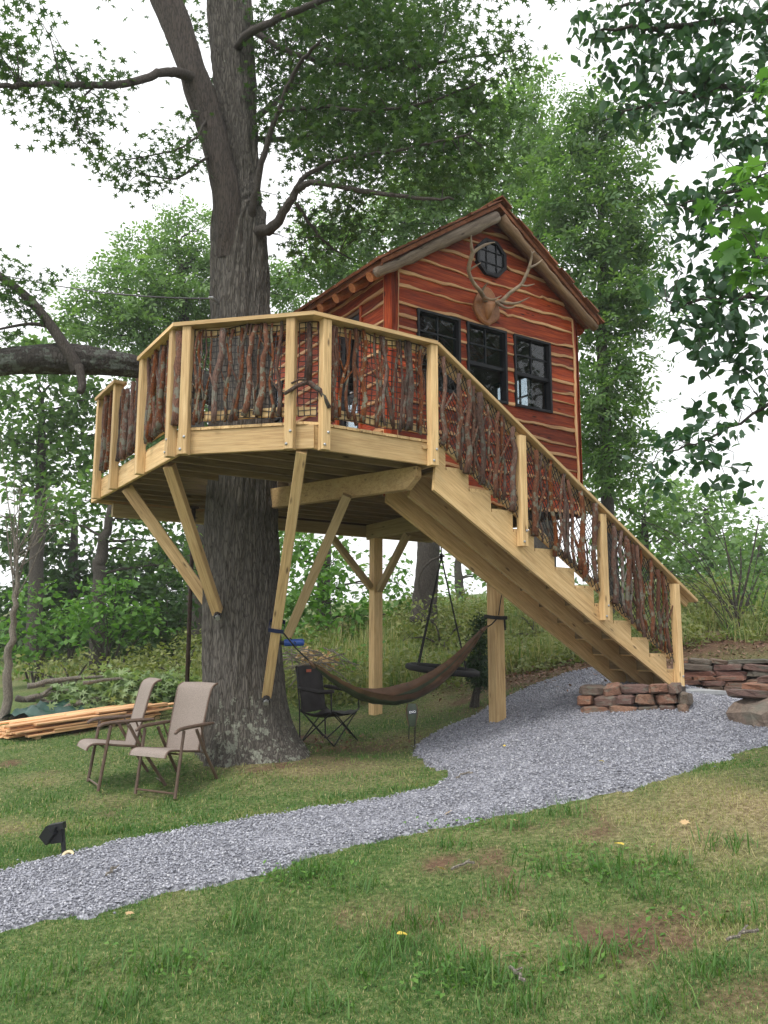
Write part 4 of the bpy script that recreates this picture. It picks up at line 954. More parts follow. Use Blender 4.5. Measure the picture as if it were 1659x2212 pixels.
# octagon window
OC = L(3.005, W0, 6.42); m = MB(); mg = MB(); rO, rI = .262, .215
def octp(r, d): return [OC + ux * (r * math.cos(R(22.5 + 45 * k))) + zx * (r * math.sin(R(22.5 + 45 * k))) + NF * d for k in range(8)]
o1, o2, i1, i2 = octp(rO, .0), octp(rO, .075), octp(rI, .0), octp(rI, .075)
for k in range(8):
    j = (k + 1) % 8; m.add([o1[k], o1[j], o2[j], o2[k], i1[k], i1[j], i2[j], i2[k]], [(0, 1, 2, 3), (3, 2, 6, 7), (7, 6, 5, 4)])
ow = m.build('window', M['winframe'], cabin); ow['label'] = 'octagonal black window under the gable peak'
m = MB(); m.add(octp(rI + .004, .052), [tuple(range(8))]); m.build('pane', M['glass'], ow)
m = MB(); m.add(octp(rO - .01, .043), [tuple(range(8))]); m.build('backing', M['winframe'], ow)
for k in (-1, 1):
    x_ = k * rI * .38; l_ = rI * .9
    m = MB(); m.box((0, 0, 0), (.012, .012, 2 * l_)); c = OC + ux * x_ + NF * .060; m.v = [tuple(c + ux * a + NF * b + zx * d) for a, b, d in m.v]; m.build('muntin', M['winframe'], ow)
    m = MB(); m.box((0, 0, 0), (2 * l_, .012, .012)); c = OC + zx * x_ + NF * .058; m.v = [tuple(c + ux * a + NF * b + zx * d) for a, b, d in m.v]; m.build('muntin', M['winframe'], ow)
# roof
RW_0, RW_1 = .70, 4.48; EL_, ER_ = 1.235, 4.735
def rise(w): return .035 * (w - .75)
def rp(u, w, d=0): return L(u, w, roof_z(u) + rise(w) - d)
roof = MB()
for ue in (EL_, ER_):
    P = [rp(ue, RW_0 + .02, .03), rp(UR, RW_0 + .02, .03), rp(UR, RW_1 - .02, .03), rp(ue, RW_1 - .02, .03)]
    roof.add(P + [p - zx * .055 for p in P], [(0, 1, 2, 3), (7, 6, 5, 4), (0, 4, 5, 1), (1, 5, 6, 2), (2, 6, 7, 3), (3, 7, 4, 0)])
roof_o = roof.build('roof', M['shake'], cabin)
left_mesh = []
shm = []
for v_ in range(4):
    b = MB(); wd2 = (.17, .20, .235, .15)[v_] / 2; b.add([(x, y, z) for x in (-.14, .14) for y in (-wd2, wd2) for z in ((0, .008 if x > 0 else .030))], [(0, 1, 3, 2), (4, 6, 7, 5), (0, 4, 5, 1), (2, 3, 7, 6), (0, 2, 6, 4), (1, 5, 7, 3)]); shm.append((b.mesh('shingle', M['shake']), wd2 * 2, b))
rest = MB()
for side, ue in ((-1, EL_), (1, ER_)):
    xd = (rp(UR, 1) - rp(ue, 1)).normalized(); nr = xd.cross(wx) ; nr = nr if nr.z > 0 else -nr; ln = (rp(UR, 1) - rp(ue, 1)).length; n_r = int(ln / .175)
    for i in range(n_r):
        w_ = RW_0 - random.uniform(0, .06); col = 0
        while w_ < RW_1:
            v_ = random.randrange(4); me_, wd2, b = shm[v_]; s_ = .10 + i * .175 + random.uniform(-.015, .015)
            c = rp(ue, w_ + wd2 / 2, .026) + xd * (s_ - .03) + nr * .004; Mx = axes(c, xd, nr + xd * -.10)
            if side < 0 or col < 6: link('shingle', me_, roof_o, Mx)
            else: rest.add([Mx @ Vector(q) for q in b.v], b.f)
            w_ += wd2 + .006; col += 1
    for k in range(20):   # ridge caps
        pass
o = rest.build('shingle', M['shake'], roof_o); o['kind'] = 'stuff'
for sg in (-1, 1):
    q = MB(); a = rp(UR + sg * .004, RW_0 - .03, -.035); bb = rp(UR + sg * .16, RW_0 - .03, -.028); q.prism([a, bb, bb + zx * .018, a + zx * .018], wx * (RW_1 - RW_0 + .06) + zx * .13); q.build('ridge_cap', M['shake'], roof_o)
# rake logs
def rake_log(u_a, u_b, r0, r1, w_=.775, drop=.085, mt=M['oldlog']):
    n = 16; m = MB(); pts = []
    for i in range(n):
        u_ = u_a + (u_b - u_a) * i / (n - 1); rr = r0 + (r1 - r0) * i / (n - 1); pts.append(L(u_, w_, roof_z(u_) - drop - rr * 1.22 + random.gauss(0, .006)))
    m.tube(pts, [(r0 + (r1 - r0) * i / (n - 1)) * random.uniform(.90, 1.10) for i in range(n)], 11, wob=.08); Mx = axes(pts[n // 2], pts[-1] - pts[0], zx); inv = Mx.inverted(); m.v = [tuple(inv @ Vector(v)) for v in m.v]; return link('rake_log', m.mesh('rake_log', mt, True), cabin, Mx)
rake_log(EL_ - .02, UR - .02, .060, .086, .79).__setitem__('label', 'thick grey weathered log along the roof edge')
rake_log(UR + .05, ER_ - .01, .070, .054, .77, mt=M['pale_log']).__setitem__('label', 'paler peeled log along the roof edge')
for i in range(9):
    w_ = 1.02 + i * .40
    for sgn, ue in ((-1, EL_), (1, ER_)):
        p0 = rp(ue + .03 * -sgn, w_, .155); p1 = rp(UR + sgn * .05, w_, .155); m = MB()
        m.tube([p0, p0.lerp(p1, .5), p1], .062, 9, 0, wob=.03); m.build('rafter_log', M['rafter'] if sgn < 0 else M['cedar'], cabin, smooth=False)
for sgn, ue in ((-1, EL_), (1, ER_)):
    beam('eave_board', rp(ue + .012 * -sgn, RW_0 + .02, .070), rp(ue + .012 * -sgn, RW_1 - .02, .070), .07, .022, M['shake'], cabin)
beam('cabin_floor', L(3.0, W0 + .08, ZT + .035), L(3.0, W1 - .08, ZT + .035), .012, 2.8, ins, cabin)

# ------------------------------------------------------------------ antlers on their plaque
def ap(zx_, zy_, w_): return on_w(950.4 + .1458 * zx_, 483.8 + .1458 * zy_, w_)
PW = W0 - .045
am = thing('antler_mount', ap(700, 1300, PW), 'wide pair of antlers on a shield shaped plaque below the octagon window', 'antlers')
out_ = [(700, 930), (755, 965), (800, 1030), (835, 1120), (870, 1220), (888, 1310), (880, 1400), (830, 1450), (770, 1480), (728, 1510), (680, 1490), (620, 1450), (565, 1380), (525, 1300), (503, 1220), (515, 1140), (545, 1060), (585, 1000), (635, 955)]
m = MB(); front = [ap(a, b, PW - .012) for a, b in out_]; back_ = [p + wx * .055 for p in front]; cen = sum(front, Vector()) / len(front)
inn = [p.lerp(cen, .10) - wx * .014 for p in front]; n = len(front)
m.add(back_ + front + inn, [(i, (i + 1) % n, n + (i + 1) % n, n + i) for i in range(n)] + [(n + i, n + (i + 1) % n, 2 * n + (i + 1) % n, 2 * n + i) for i in range(n)] + [tuple(range(2 * n, 3 * n))])
m.build('plaque', M['plaque'], am)
m = MB(); sk = [ap(a, b, W0 - .085) for a, b in [(650, 1150), (720, 1130), (815, 1150), (830, 1190), (790, 1290), (745, 1390), (710, 1420), (690, 1350), (660, 1260), (640, 1190)]]; c = sum(sk, Vector()) / len(sk) - wx * .05
n = len(sk); bk = [p + wx * .03 for p in sk]; m.add(bk + sk + [p.lerp(c, .5) - wx * .03 for p in sk], [(i, (i + 1) % n, n + (i + 1) % n, n + i) for i in range(n)] + [(n + i, n + (i + 1) % n, 2 * n + (i + 1) % n, 2 * n + i) for i in range(n)] + [tuple(range(2 * n, 3 * n))])
m.build('skull', M['skull'], am, smooth=True)
def antler(tines):
    m = MB()
    for pts, rad in tines:
        P = curve_pts([ap(*p) for p in pts], 6); m.tube(P, [max(.004, v) for v in lerp_list(rad, len(P))], 8, wob=.06)
    m.build('antler', M['antler'], am, smooth=True)
antler([([(680, 1140, .86), (640, 1070, .80), (590, 985, .74), (500, 880, .66), (435, 740, .60), (425, 650, .56), (450, 540, .52), (490, 415, .48)], [.034, .030, .027, .024, .023, .023, .025, .028]),
        ([(490, 430, .48), (465, 330, .46), (460, 165, .42)], [.022, .019, .006]), ([(485, 430, .48), (560, 370, .46), (680, 305, .43), (815, 270, .40)], [.026, .020, .016, .005]),
        ([(425, 690, .58), (500, 640, .54), (605, 575, .50)], [.018, .012, .004]), ([(610, 1010, .77), (660, 930, .72), (712, 868, .66)], [.020, .014, .004]),
        ([(650, 1080, .80), (710, 1110, .72), (800, 1120, .64), (910, 1062, .58)], [.022, .019, .014, .004])])
antler([([(830, 1170, .86), (910, 1145, .80), (1040, 1020, .72), (1200, 900, .64), (1260, 790, .60), (1325, 640, .55)], [.034, .030, .025, .024, .022, .022]),
        ([(1320, 650, .55), (1348, 540, .52), (1355, 445, .49), (1335, 375, .47)], [.021, .016, .012, .004]), ([(1352, 450, .49), (1380, 420, .48), (1408, 400, .47)], [.011, .008, .003]),
        ([(1325, 650, .55), (1430, 600, .51), (1520, 525, .47)], [.019, .014, .004]), ([(1200, 905, .64), (1280, 920, .58), (1405, 888, .52)], [.018, .013, .004]),
        ([(890, 1150, .80), (1000, 1180, .70), (1150, 1170, .60), (1325, 1088, .52)], [.024, .018, .015, .004]), ([(860, 1180, .82), (950, 1235, .72), (1030, 1245, .66), (1122, 1222, .60)], [.024, .018, .014, .004])])

DENS = 2.0
# ------------------------------------------------------------------ the oak carrying the deck
oakb = Vector((TR.x, TR.y, h1(TR.x, TR.y)))
oak = thing('oak_tree', oakb, 'big forked oak whose broad trunk rises through the deck, lichen on its base', 'tree')
def ring_tube(rows_, n, fine=.02, seed=0, lobes=None, ridge=.0):
    """rows_: (centre Vector, radius) list -> smooth bark tube with ridges"""
    C = np.array([tuple(c) for c, _ in rows_]); r = np.array([q for _, q in rows_]); m = len(rows_)
    th = np.linspace(0, 2 * np.pi, n, endpoint=False); V = np.zeros((m, n, 3))
    for i in range(m):
        t = C[min(i + 1, m - 1)] - C[max(i - 1, 0)]; t /= np.linalg.norm(t); a = np.cross(t, [0, 1, 0.0]); 
        if np.linalg.norm(a) < .2: a = np.cross(t, [1.0, 0, 0])
        a /= np.linalg.norm(a); a = np.cross(t, np.cross(a, t)); b = np.cross(t, a); 
        rad = r[i] * (1 + .05 * np.sin(th * 3 + seed + i * .04) + .03 * np.sin(th * 5 + 2 * seed - i * .03))
        if lobes is not None: rad = rad + lobes(C[i], th)
        thm = np.mod(th + np.pi / 2, 2 * np.pi); zz = np.full(n, C[i][2] + .35 * C[i][0])
        rad = rad + fine * (fbm(thm * 5 * r[i] * 3 + seed, zz * 1.2, .5, seed + 2, 3) - .5)
        wv = thm * max(r[i], .2) + .05 * (fbm(thm * 3, zz, .3, seed + 9, 2) - .5)
        rg = 1 - np.abs(2 * fbm(wv, zz * .17, .075, seed + 5, 2) - 1); rad = rad + ridge * (rg - .6)
        V[i] = C[i] + np.cos(th)[:, None] * a * rad[:, None] + np.sin(th)[:, None] * b * rad[:, None]
    F = []
    for i in range(m - 1):
        j = np.arange(n); F.append(np.stack([i * n + j, i * n + (j + 1) % n, (i + 1) * n + (j + 1) % n, (i + 1) * n + j], -1))
    return V.reshape(-1, 3), np.concatenate(F)
def px_rows(lst, Y, m):
    pts = []
    for l, r, y, *yy in lst:
        c = at((l + r) / 2, y, yy[0] if yy else Y); pts.append((c, (r - l) / 2 * depth(c) / 1787))
    Cs = np.array([tuple(c) for c, _ in pts]); Rs_ = np.array([q for _, q in pts]); t = np.linspace(0, len(pts) - 1, m); k = np.arange(len(pts))
    sm = lambda y: np.interp(t, k, y)
    o = [(Vector((sm(Cs[:, 0])[i], sm(Cs[:, 1])[i], sm(Cs[:, 2])[i])), sm(Rs_)[i]) for i in range(m)]
    return o
gz0 = oakb.z
def lobes(c, th):
    h_ = max(0, c[2] - gz0 + .12); f = math.exp(-h_ / .46)
    # a faces +x-ish; strong root to the right, smaller ones around
    return f * (.10 + .34 * np.maximum(0, np.cos(th - LOBE0)) ** 3 + .12 * np.maximum(0, np.cos(th - LOBE0 - 2.4)) ** 4 + .14 * np.maximum(0, np.cos(th - LOBE0 + 1.5)) ** 5 + .10 * np.maximum(0, np.cos(th - LOBE0 - 1.1)) ** 4)
LOBE0 = 2.80
tr_rows = px_rows([(447, 608, 1700), (447, 606, 1600), (447, 605, 1500), (447, 604, 1300), (449, 600, 1180), (450, 596, 1080), (453, 590, 900), (455, 582, 720), (456, 577, 640), (458, 572, 560), (460, 572, 500), (464, 566, 455), (490, 558, 400), (478, 554, 300), (466, 551, 200), (458, 547, 100), (450, 541, 0), (446, 536, -150), (446, 530, -350), (450, 520, -600)], 9.7, 200)
tr_rows = [(c, r) for c, r in tr_rows if c.z > gz0 - .35]
V, F = ring_tube(tr_rows, 240, .055, 1, lobes, .045); Vs, Fs = [V], [F]; off = len(V)
st_rows = px_rows([(462, 545, 560, 9.6), (462, 528, 490, 9.5), (458, 516, 410, 9.45), (441, 499, 330, 9.4), (424, 482, 270, 9.4), (400, 463, 200, 9.35), (386, 440, 150, 9.3), (354, 414, 60, 9.3), (327, 388, 0, 9.3), (280, 340, -100, 9.3), (180, 230, -300, 9.3)], 9.5, 60)
V, F = ring_tube(st_rows, 110, .04, 4, None, .02); me = fast_mesh('stem', V, F, M['barkstem']); me.polygons.foreach_set('use_smooth', np.ones(len(me.polygons), bool)); link('stem', me, oak)['label'] = 'darker leaning left stem of the fork'
me = fast_mesh('trunk', np.concatenate(Vs), np.concatenate(Fs), M['barkoak']); me.polygons.foreach_set('use_smooth', np.ones(len(me.polygons), bool)); link('trunk', me, oak)
# great limb leaving to the left over the railing
lim = px_rows([(495, 560, 845, 9.65), (420, 480, 838, 9.5)], 9.5, 2)
limb_pts = [at(530, 870, 9.65), at(440, 835, 9.5), at(360, 812, 9.35), at(300, 792, 9.25), at(230, 782, 9.1), at(165, 776, 9.0), at(100, 775, 8.9), at(40, 778, 8.8), at(-60, 790, 8.7), at(-250, 800, 8.4)]
P = curve_pts(limb_pts, 6); V, F = ring_tube([(p, r) for p, r in zip(P, lerp_list([.22, .165, .140, .130, .140, .160, .150, .14, .135, .12], len(P)))], 64, .06, 9, None, .022)
me = fast_mesh('limb', V, F, M['barklimb']); me.polygons.foreach_set('use_smooth', np.ones(len(me.polygons), bool)); lo = link('limb', me, oak); lo['label'] = 'great lichen covered limb reaching left over the railing'
m = MB(); bough(m, [at(168, 800, 8.9), at(150, 765, 8.85), at(100, 690, 8.8), at(50, 635, 8.8), at(-30, 575, 8.8)], [.085, .07, .055, .05, .04], 8); bough(m, [at(170, 790, 8.8), at(178, 830, 8.78), at(172, 848, 8.75)], [.05, .045, .04], 8)
bough(m, [at(165, 772, 8.95), at(185, 755, 8.95), at(152, 744, 8.95)], [.03, .022, .015], 6); bough(m, [at(110, 705, 8.8), at(60, 700, 8.8), at(-20, 715, 8.8)], [.03, .02, .012], 6)
br = []
def ob(pts, rad, amp=.02):
    P = [at(*p) for p in pts]; c = wiggle(curve_pts(P, 6), amp * .4); m.tube(c, lerp_list([q * .85 for q in rad], len(c)), 7); br.extend(c)
br += [at(100, 690, 8.8), at(50, 635, 8.8), at(0, 600, 8.8), at(60, 700, 8.8), at(0, 710, 8.8)]
ob([(430, 175, 9.3), (385, 157, 9.0), (340, 160, 8.7), (280, 180, 8.4), (200, 186, 8.0), (120, 182, 7.6), (30, 185, 7.2), (-60, 195, 6.8)], [.10, .07, .055, .05, .042, .035, .03, .02])
ob([(545, 470, 9.5), (548, 440, 9.4), (572, 335, 9.2), (600, 240, 9.0), (640, 150, 8.7), (690, 90, 8.3)], [.055, .05, .045, .035, .03, .02])
ob([(560, 500, 9.5), (590, 490, 9.3), (625, 440, 9.1), (645, 408, 9.0), (680, 395, 8.8), (780, 412, 8.5), (880, 425, 8.2), (980, 430, 8.0)], [.09, .075, .055, .05, .04, .032, .025, .014])
ob([(640, 410, 9.0), (665, 375, 8.9), (740, 345, 8.7), (830, 330, 8.4), (930, 310, 8.0), (1010, 290, 7.8)], [.04, .032, .026, .02, .016, .01])
ob([(510, 115, 9.6), (530, 80, 9.2), (600, 40, 8.8), (700, 0, 8.4), (800, -40, 8.0)], [.07, .06, .05, .04, .03])
ob([(540, 60, 9.3), (620, 110, 9.2), (740, 140, 9.0), (860, 150, 8.6), (980, 130, 8.2), (1110, 110, 7.9)], [.05, .04, .032, .026, .02, .01])
ob([(600, 240, 9.0), (700, 230, 8.8), (800, 240, 8.5), (920, 220, 8.2), (1040, 180, 8.0)], [.03, .026, .022, .016, .01])
ob([(545, 300, 9.8), (620, 300, 10.2), (760, 290, 10.6), (900, 260, 11)], [.05, .04, .03, .02]); ob([(560, 250, 10), (640, 180, 10.6), (760, 70, 11), (880, -20, 11.4)], [.05, .04, .03, .02])
ob([(640, 440, 9.2), (700, 520, 9.4), (760, 560, 9.6)], [.03, .02, .01]); ob([(470, 330, 9.4), (430, 350, 9.2), (380, 385, 9.0), (300, 375, 8.9)], [.03, .02, .014, .008])
ob([(200, 186, 8.0), (172, 230, 7.9), (170, 290, 7.9), (200, 330, 8.0)], [.014, .010, .008, .006]); ob([(450, 250, 9.3), (420, 300, 9.0), (360, 330, 8.8), (260, 345, 8.7)], [.02, .016, .012, .008])
OB = px_blobs([(25, 140, 7.3, 80, .8), (70, 190, 7.4, 50, .6), (60, 15, 7.4, 50, .6, .7), (-40, 80, 7, 60), (130, 150, 7.9, 40, .5, .8), (180, 165, 8.0, 55, .4), (250, 160, 8.3, 55, .4, .8), (110, 215, 7.8, 35, .6), (150, 235, 7.9, 25, .6), (95, 265, 7.8, 40, .5), (190, 245, 7.9, 35, .5, .8), (232, 232, 8.1, 24, .6, .7), (185, 300, 8, 28, .5, .7), (245, 350, 8.7, 50, .5), (320, 350, 8.8, 42, .6), (380, 340, 9.0, 45, .9), (300, 395, 8.9, 30, .4, .7), (365, 395, 9, 30, .5), (412, 330, 9.2, 34, 1), (400, 270, 9.3, 24, .8, .7), (440, 60, 10.2, 22, 2), (455, 200, 10.2, 22, 2), (510, 90, 10.5, 30, 2, .6),
                (570, 60, 9.6, 60, 1), (640, 60, 9.3, 75), (720, 40, 8.9, 80), (800, 30, 8.5, 80), (880, 40, 8.3, 80, .6), (960, 30, 8.2, 60, .5), (610, 170, 9.4, 60, 1.1), (690, 150, 9.0, 70), (780, 140, 8.7, 80, .6), (870, 130, 8.4, 80, .5), (950, 140, 8.2, 60, .5), (1020, 130, 8.0, 50, .45), (1080, 105, 7.9, 45, .6), (1105, 70, 7.9, 22, .9), (1110, 135, 7.9, 25, .5, .8),
                (600, 290, 9.6, 55, 1), (680, 260, 9.1, 80, .8), (770, 240, 8.8, 90, .7), (870, 230, 8.5, 90, .7), (960, 220, 8.2, 80, .6), (1040, 190, 8.0, 60, .5), (700, 340, 9.0, 70, .6), (790, 330, 8.7, 80, .7), (880, 320, 8.4, 90, .6), (970, 300, 8.1, 80, .6), (1040, 270, 8.0, 55, .6), (1080, 240, 8.2, 45, .6), (760, 400, 8.7, 60, .5), (850, 400, 8.4, 70, .5), (950, 390, 8.2, 80, .6), (1030, 350, 8.2, 60, .6), (600, 430, 9.5, 34, .8, .8), (650, 470, 9.5, 40, .8, .8), (720, 470, 9.5, 50, .8, .9), (700, 530, 9.6, 55, .8, .9), (780, 470, 9.3, 60, .7), (640, 560, 9.9, 45, .9, .8),
                (650, 220, 10.6, 80, 1), (760, 180, 10.8, 100, .9), (880, 180, 11, 110, .8), (820, 60, 11.2, 110, .8), (700, 0, 10.6, 100, .9), (940, 70, 10.8, 80, .7), (1000, 220, 10.8, 70, .6), (730, 300, 10.6, 110, .7), (860, 290, 10.8, 110, .7), (960, 350, 10.8, 90, .6),
                (10, 560, 8.6, 35, .5, .6), (30, 660, 8.7, 55, .5), (-20, 620, 8.7, 45, .6), (90, 600, 8.8, 20, .6, .7), (40, 620, 8.8, 35, .5, .7), (0, 730, 8.7, 50, .4)])
co, nodes = crown('crown', OB, 72, 17, .14, .098, 'star', M['oakleaf'], oak, .6, .35, .6)
UP = [((oakb.x + dx, oakb.y + dy, oakb.z + z), (r, r, r * .55), 1) for dx, dy, z, r in [(0, .5, 12.5, 2.4), (-2.4, -.5, 12.2, 2.0), (2.4, .3, 12.4, 2.2), (.5, -2.2, 12.8, 2.0), (-1.5, 2.2, 13.0, 2.2), (2.0, 2.6, 12.6, 2.2), (-3.8, .8, 12.0, 1.8), (4.2, -.8, 12.2, 1.8), (.5, .2, 14.8, 2.4), (-1.0, -3.6, 12.6, 1.6), (2.6, -2.6, 12.8, 1.7), (-2.8, -2.6, 12.8, 1.6), (4.6, 1.8, 12.4, 1.8)]]
_D = DENS; DENS = 1.0; crown('high_crown', UP, 13, 12, .22, .17, 'star', M['oakleaf'], oak, .6, .3, .6); DENS = _D
twigs(m, br, nodes, .006, .30, 2.2); m.build('branches', M['barktwig'], oak, smooth=True)

DENS = 3.4
# ------------------------------------------------------------------ woodland trees
def tree(name, label, base, spine, rad, blobs, dens, per, spread, size, kind, mt, bk='bark_far', group=None, boughs=True, up=.5, cat='tree', frac=.12):
    """spine: trunk polyline (world) from the ground up"""
    b = Vector((base[0], base[1], h1(base[0], base[1])))
    t = thing(name, b, label, cat, group)
    B = px_blobs(blobs) if len(blobs[0]) >= 4 and isinstance(blobs[0][0], (int, float)) else blobs
    m = MB(); sp = [b - zx * .3] + [Vector(s) for s in spine]; c = wiggle(curve_pts(sp, 5), .02); m.tube(c, lerp_list(rad, len(c)), 9); m.build('trunk', M[bk], t, smooth=True)
    co, nodes = crown('crown', B, dens, per, spread, size, kind, M[mt], t, up)
    if boughs:
        m = MB(); anch = list(c[2:])
        for cc, r, wg in B:
            q = Vector(cc); k = min(range(len(c)), key=lambda i: (c[i] - q).length + max(0, c[i].z - q.z) * 1.5); a = c[k]
            mid = a.lerp(q, .5) + zx * (.06 * (q - a).length); r0 = min(rad[-1] * .6, .03) + .004 * (q - a).length
            P = wiggle(curve_pts([a, mid, q], 4), .03); m.tube(P, lerp_list([r0, r0 * .6, r0 * .25], len(P)), 6); anch += P
        twigs(m, anch, nodes, .010, frac, 3); m.build('boughs', M[bk], t, smooth=True)['kind'] = 'stuff'
    return t
# pale tall tree behind the oak, left
tree('hickory_tree', 'tall pale green tree behind the oak trunk, crown against the sky left of the trunk', at(430, 1400, 21).xy, [at(420, 900, 21), at(400, 700, 21), at(385, 520, 21)], [.30, .24, .15, .05],
     [(385, 470, 21, 34, 1), (440, 490, 21, 30, .8), (350, 540, 21, 60), (290, 520, 21, 30, 1), (260, 570, 20.5, 40), (420, 560, 21, 60), (330, 610, 20.5, 80), (230, 620, 20, 50), (170, 650, 20, 40, .7), (260, 680, 20, 70), (390, 650, 21, 80), (450, 640, 21.5, 60, 1.2), (200, 720, 20, 60, .6), (320, 710, 20.5, 80, .6), (140, 700, 20, 40, .6), (440, 720, 21.5, 60), (330, 800, 22, 70, .8), (400, 840, 22, 80, .8), (420, 760, 22, 70, .9), (340, 890, 22, 70, .8), (430, 920, 22, 70, .8), (310, 965, 22, 60, .8), (370, 990, 22, 60, .8), (290, 910, 22, 50, .8), (590, 600, 22, 40, 1.2), (620, 640, 22, 50, .8), (500, 600, 22, 60, 1.4)], 15, 11, .28, .26, 'pinnate', 'hickory')
tree('hickory_tree', 'tall pale green tree behind the cabin roof, crown rising right of the oak canopy', at(1180, 1330, 20).xy, [at(1170, 1000, 20), at(1160, 700, 20), at(1170, 420, 20), at(1170, 250, 20)], [.34, .30, .22, .12, .05],
     [(1140, 190, 19.5, 50, 1), (1100, 240, 19.5, 60), (1060, 300, 19.5, 60), (1160, 290, 19.5, 60), (1140, 370, 19.5, 90), (1050, 400, 19.5, 80), (1180, 470, 19.5, 80), (1040, 470, 19.5, 70), (920, 430, 20, 90, .7), (850, 480, 20, 90, .7), (740, 520, 20.5, 90, .9), (780, 590, 20.5, 80, .7), (680, 600, 21, 60, .8), (950, 400, 20, 80, .6)], 13, 11, .28, .27, 'pinnate', 'hickory')
tree('hickory_tree', 'tall mid green tree right of the cabin gable, long crown reaching down beside the wall', at(1330, 1330, 17).xy, [at(1310, 1000, 17), at(1300, 700, 17), at(1300, 450, 17), at(1290, 300, 17)], [.15, .13, .11, .07, .03],
     [(1260, 250, 17, 55, .9), (1300, 300, 17, 65), (1370, 270, 17, 50), (1230, 330, 17, 70), (1310, 390, 17, 80), (1390, 440, 17, 50, .6), (1220, 430, 17, 80), (1290, 490, 17, 90), (1360, 520, 17, 70), (1250, 560, 17, 80), (1330, 600, 17, 80), (1390, 630, 17, 40, .6), (1270, 660, 17, 60), (1340, 690, 17, 60), (1295, 740, 17, 50, .8), (1370, 780, 17, 45, .7), (1300, 830, 17, 60), (1370, 850, 17, 40), (1290, 920, 17, 55), (1350, 930, 17, 55), (1310, 990, 17, 60, .6), (1370, 1000, 17, 45), (1270, 870, 17, 40), (1290, 790, 16.6, 50), (1310, 880, 16.6, 50), (1290, 960, 16.6, 50), (1300, 1040, 16.6, 50), (1280, 720, 16.6, 40), (1330, 650, 16.6, 60), (1390, 700, 17, 40, .7), (1400, 560, 17, 40, .7)], 15, 11, .26, .27, 'pinnate', 'midleaf')
# left woodland
tree('ash_tree', 'dark green tree under the great limb at the left edge of the wood', at(70, 1450, 22).xy, [at(80, 1200, 22), at(90, 1000, 22), at(90, 850, 22)], [.22, .18, .13, .05],
     [(60, 760, 22, 70, .5), (150, 800, 22, 60, .6), (40, 860, 22, 80), (140, 880, 22, 80), (190, 940, 22, 60), (90, 950, 22, 80), (20, 960, 22, 50, .7), (150, 1010, 22, 70), (60, 1050, 22, 50), (200, 860, 21.5, 50)], 18, 10, .26, .22, 'oval', 'midleaf', frac=.25)
tree('ash_tree', 'slender forked grey tree standing behind the chairs and lumber, crown under the deck', at(212, 1430, 18).xy, [at(214, 1260, 18), at(216, 1210, 18), at(232, 1150, 18), at(240, 1090, 18)], [.17, .15, .14, .10, .06],
     [(180, 1080, 18, 70, .7), (250, 1060, 18.5, 70, .7), (310, 1130, 18.5, 60, .7), (360, 1100, 18.5, 60, .7), (120, 1120, 18, 60, .7), (280, 1190, 18.5, 50, .7), (400, 1180, 19, 50, .9), (200, 1160, 18.4, 40, .7, .6), (430, 1230, 19, 40, 1.2)], 18, 10, .22, .18, 'oval', 'midleaf')
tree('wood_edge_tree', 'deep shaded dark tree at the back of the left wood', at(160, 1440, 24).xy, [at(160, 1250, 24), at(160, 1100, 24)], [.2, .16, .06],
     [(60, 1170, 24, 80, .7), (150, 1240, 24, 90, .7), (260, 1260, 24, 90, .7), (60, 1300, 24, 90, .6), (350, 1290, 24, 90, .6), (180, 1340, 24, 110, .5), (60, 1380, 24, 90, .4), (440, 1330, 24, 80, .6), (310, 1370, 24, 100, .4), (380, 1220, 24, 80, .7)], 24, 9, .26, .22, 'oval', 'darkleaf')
tree('wood_edge_tree', 'dark broadleaf tree seen under the deck between the trunk and the middle post', at(700, 1400, 20).xy, [at(700, 1250, 20), at(710, 1150, 20)], [.2, .16, .06],
     [(650, 1190, 19, 60, .9), (720, 1220, 19, 60), (660, 1280, 18.5, 60), (730, 1300, 18.5, 60, .8), (780, 1330, 18.5, 50, .8), (630, 1330, 18.5, 60, .8), (700, 1360, 18, 60, .6), (800, 1260, 19.5, 40, .9), (860, 1260, 19, 40, 1.4), (880, 1330, 19, 45, .8), (590, 1200, 20, 50, 1.4), (620, 1130, 20, 60, .8)], 20, 10, .2, .17, 'oval', 'bushleaf')
tree('sapling', 'thin bare grey sapling at the left edge of the lawn', at(5, 1556, 12.3).xy, [at(14, 1480, 12.3), at(24, 1380, 12.3), at(34, 1290, 12.3), at(38, 1200, 12.3)], [.075, .065, .05, .04, .02],
     [(40, 1060, 12.5, 40, .7), (100, 1080, 12.6, 45, .6), (20, 1120, 12.5, 30), (130, 1130, 12.6, 25)], 16, 7, .18, .11, 'oval', 'midleaf', 'bark_pale', frac=.9)
t_s = [o for o in bpy.data.objects if o.name.startswith('sapling')][0]
m = MB()
for k in range(16):
    a = at(32 + random.uniform(-3, 4), random.uniform(1180, 1300), 12.3); e = a + Vector((random.uniform(-.5, .75), random.uniform(-.4, .4), random.uniform(.7, 1.9))); m.tube([a, a.lerp(e, .5) + Vector((0, 0, -.08)), e], [.012, .008, .003], 4)
m.build('bare_twigs', M['bark_pale'], t_s)
DENS = 1.6
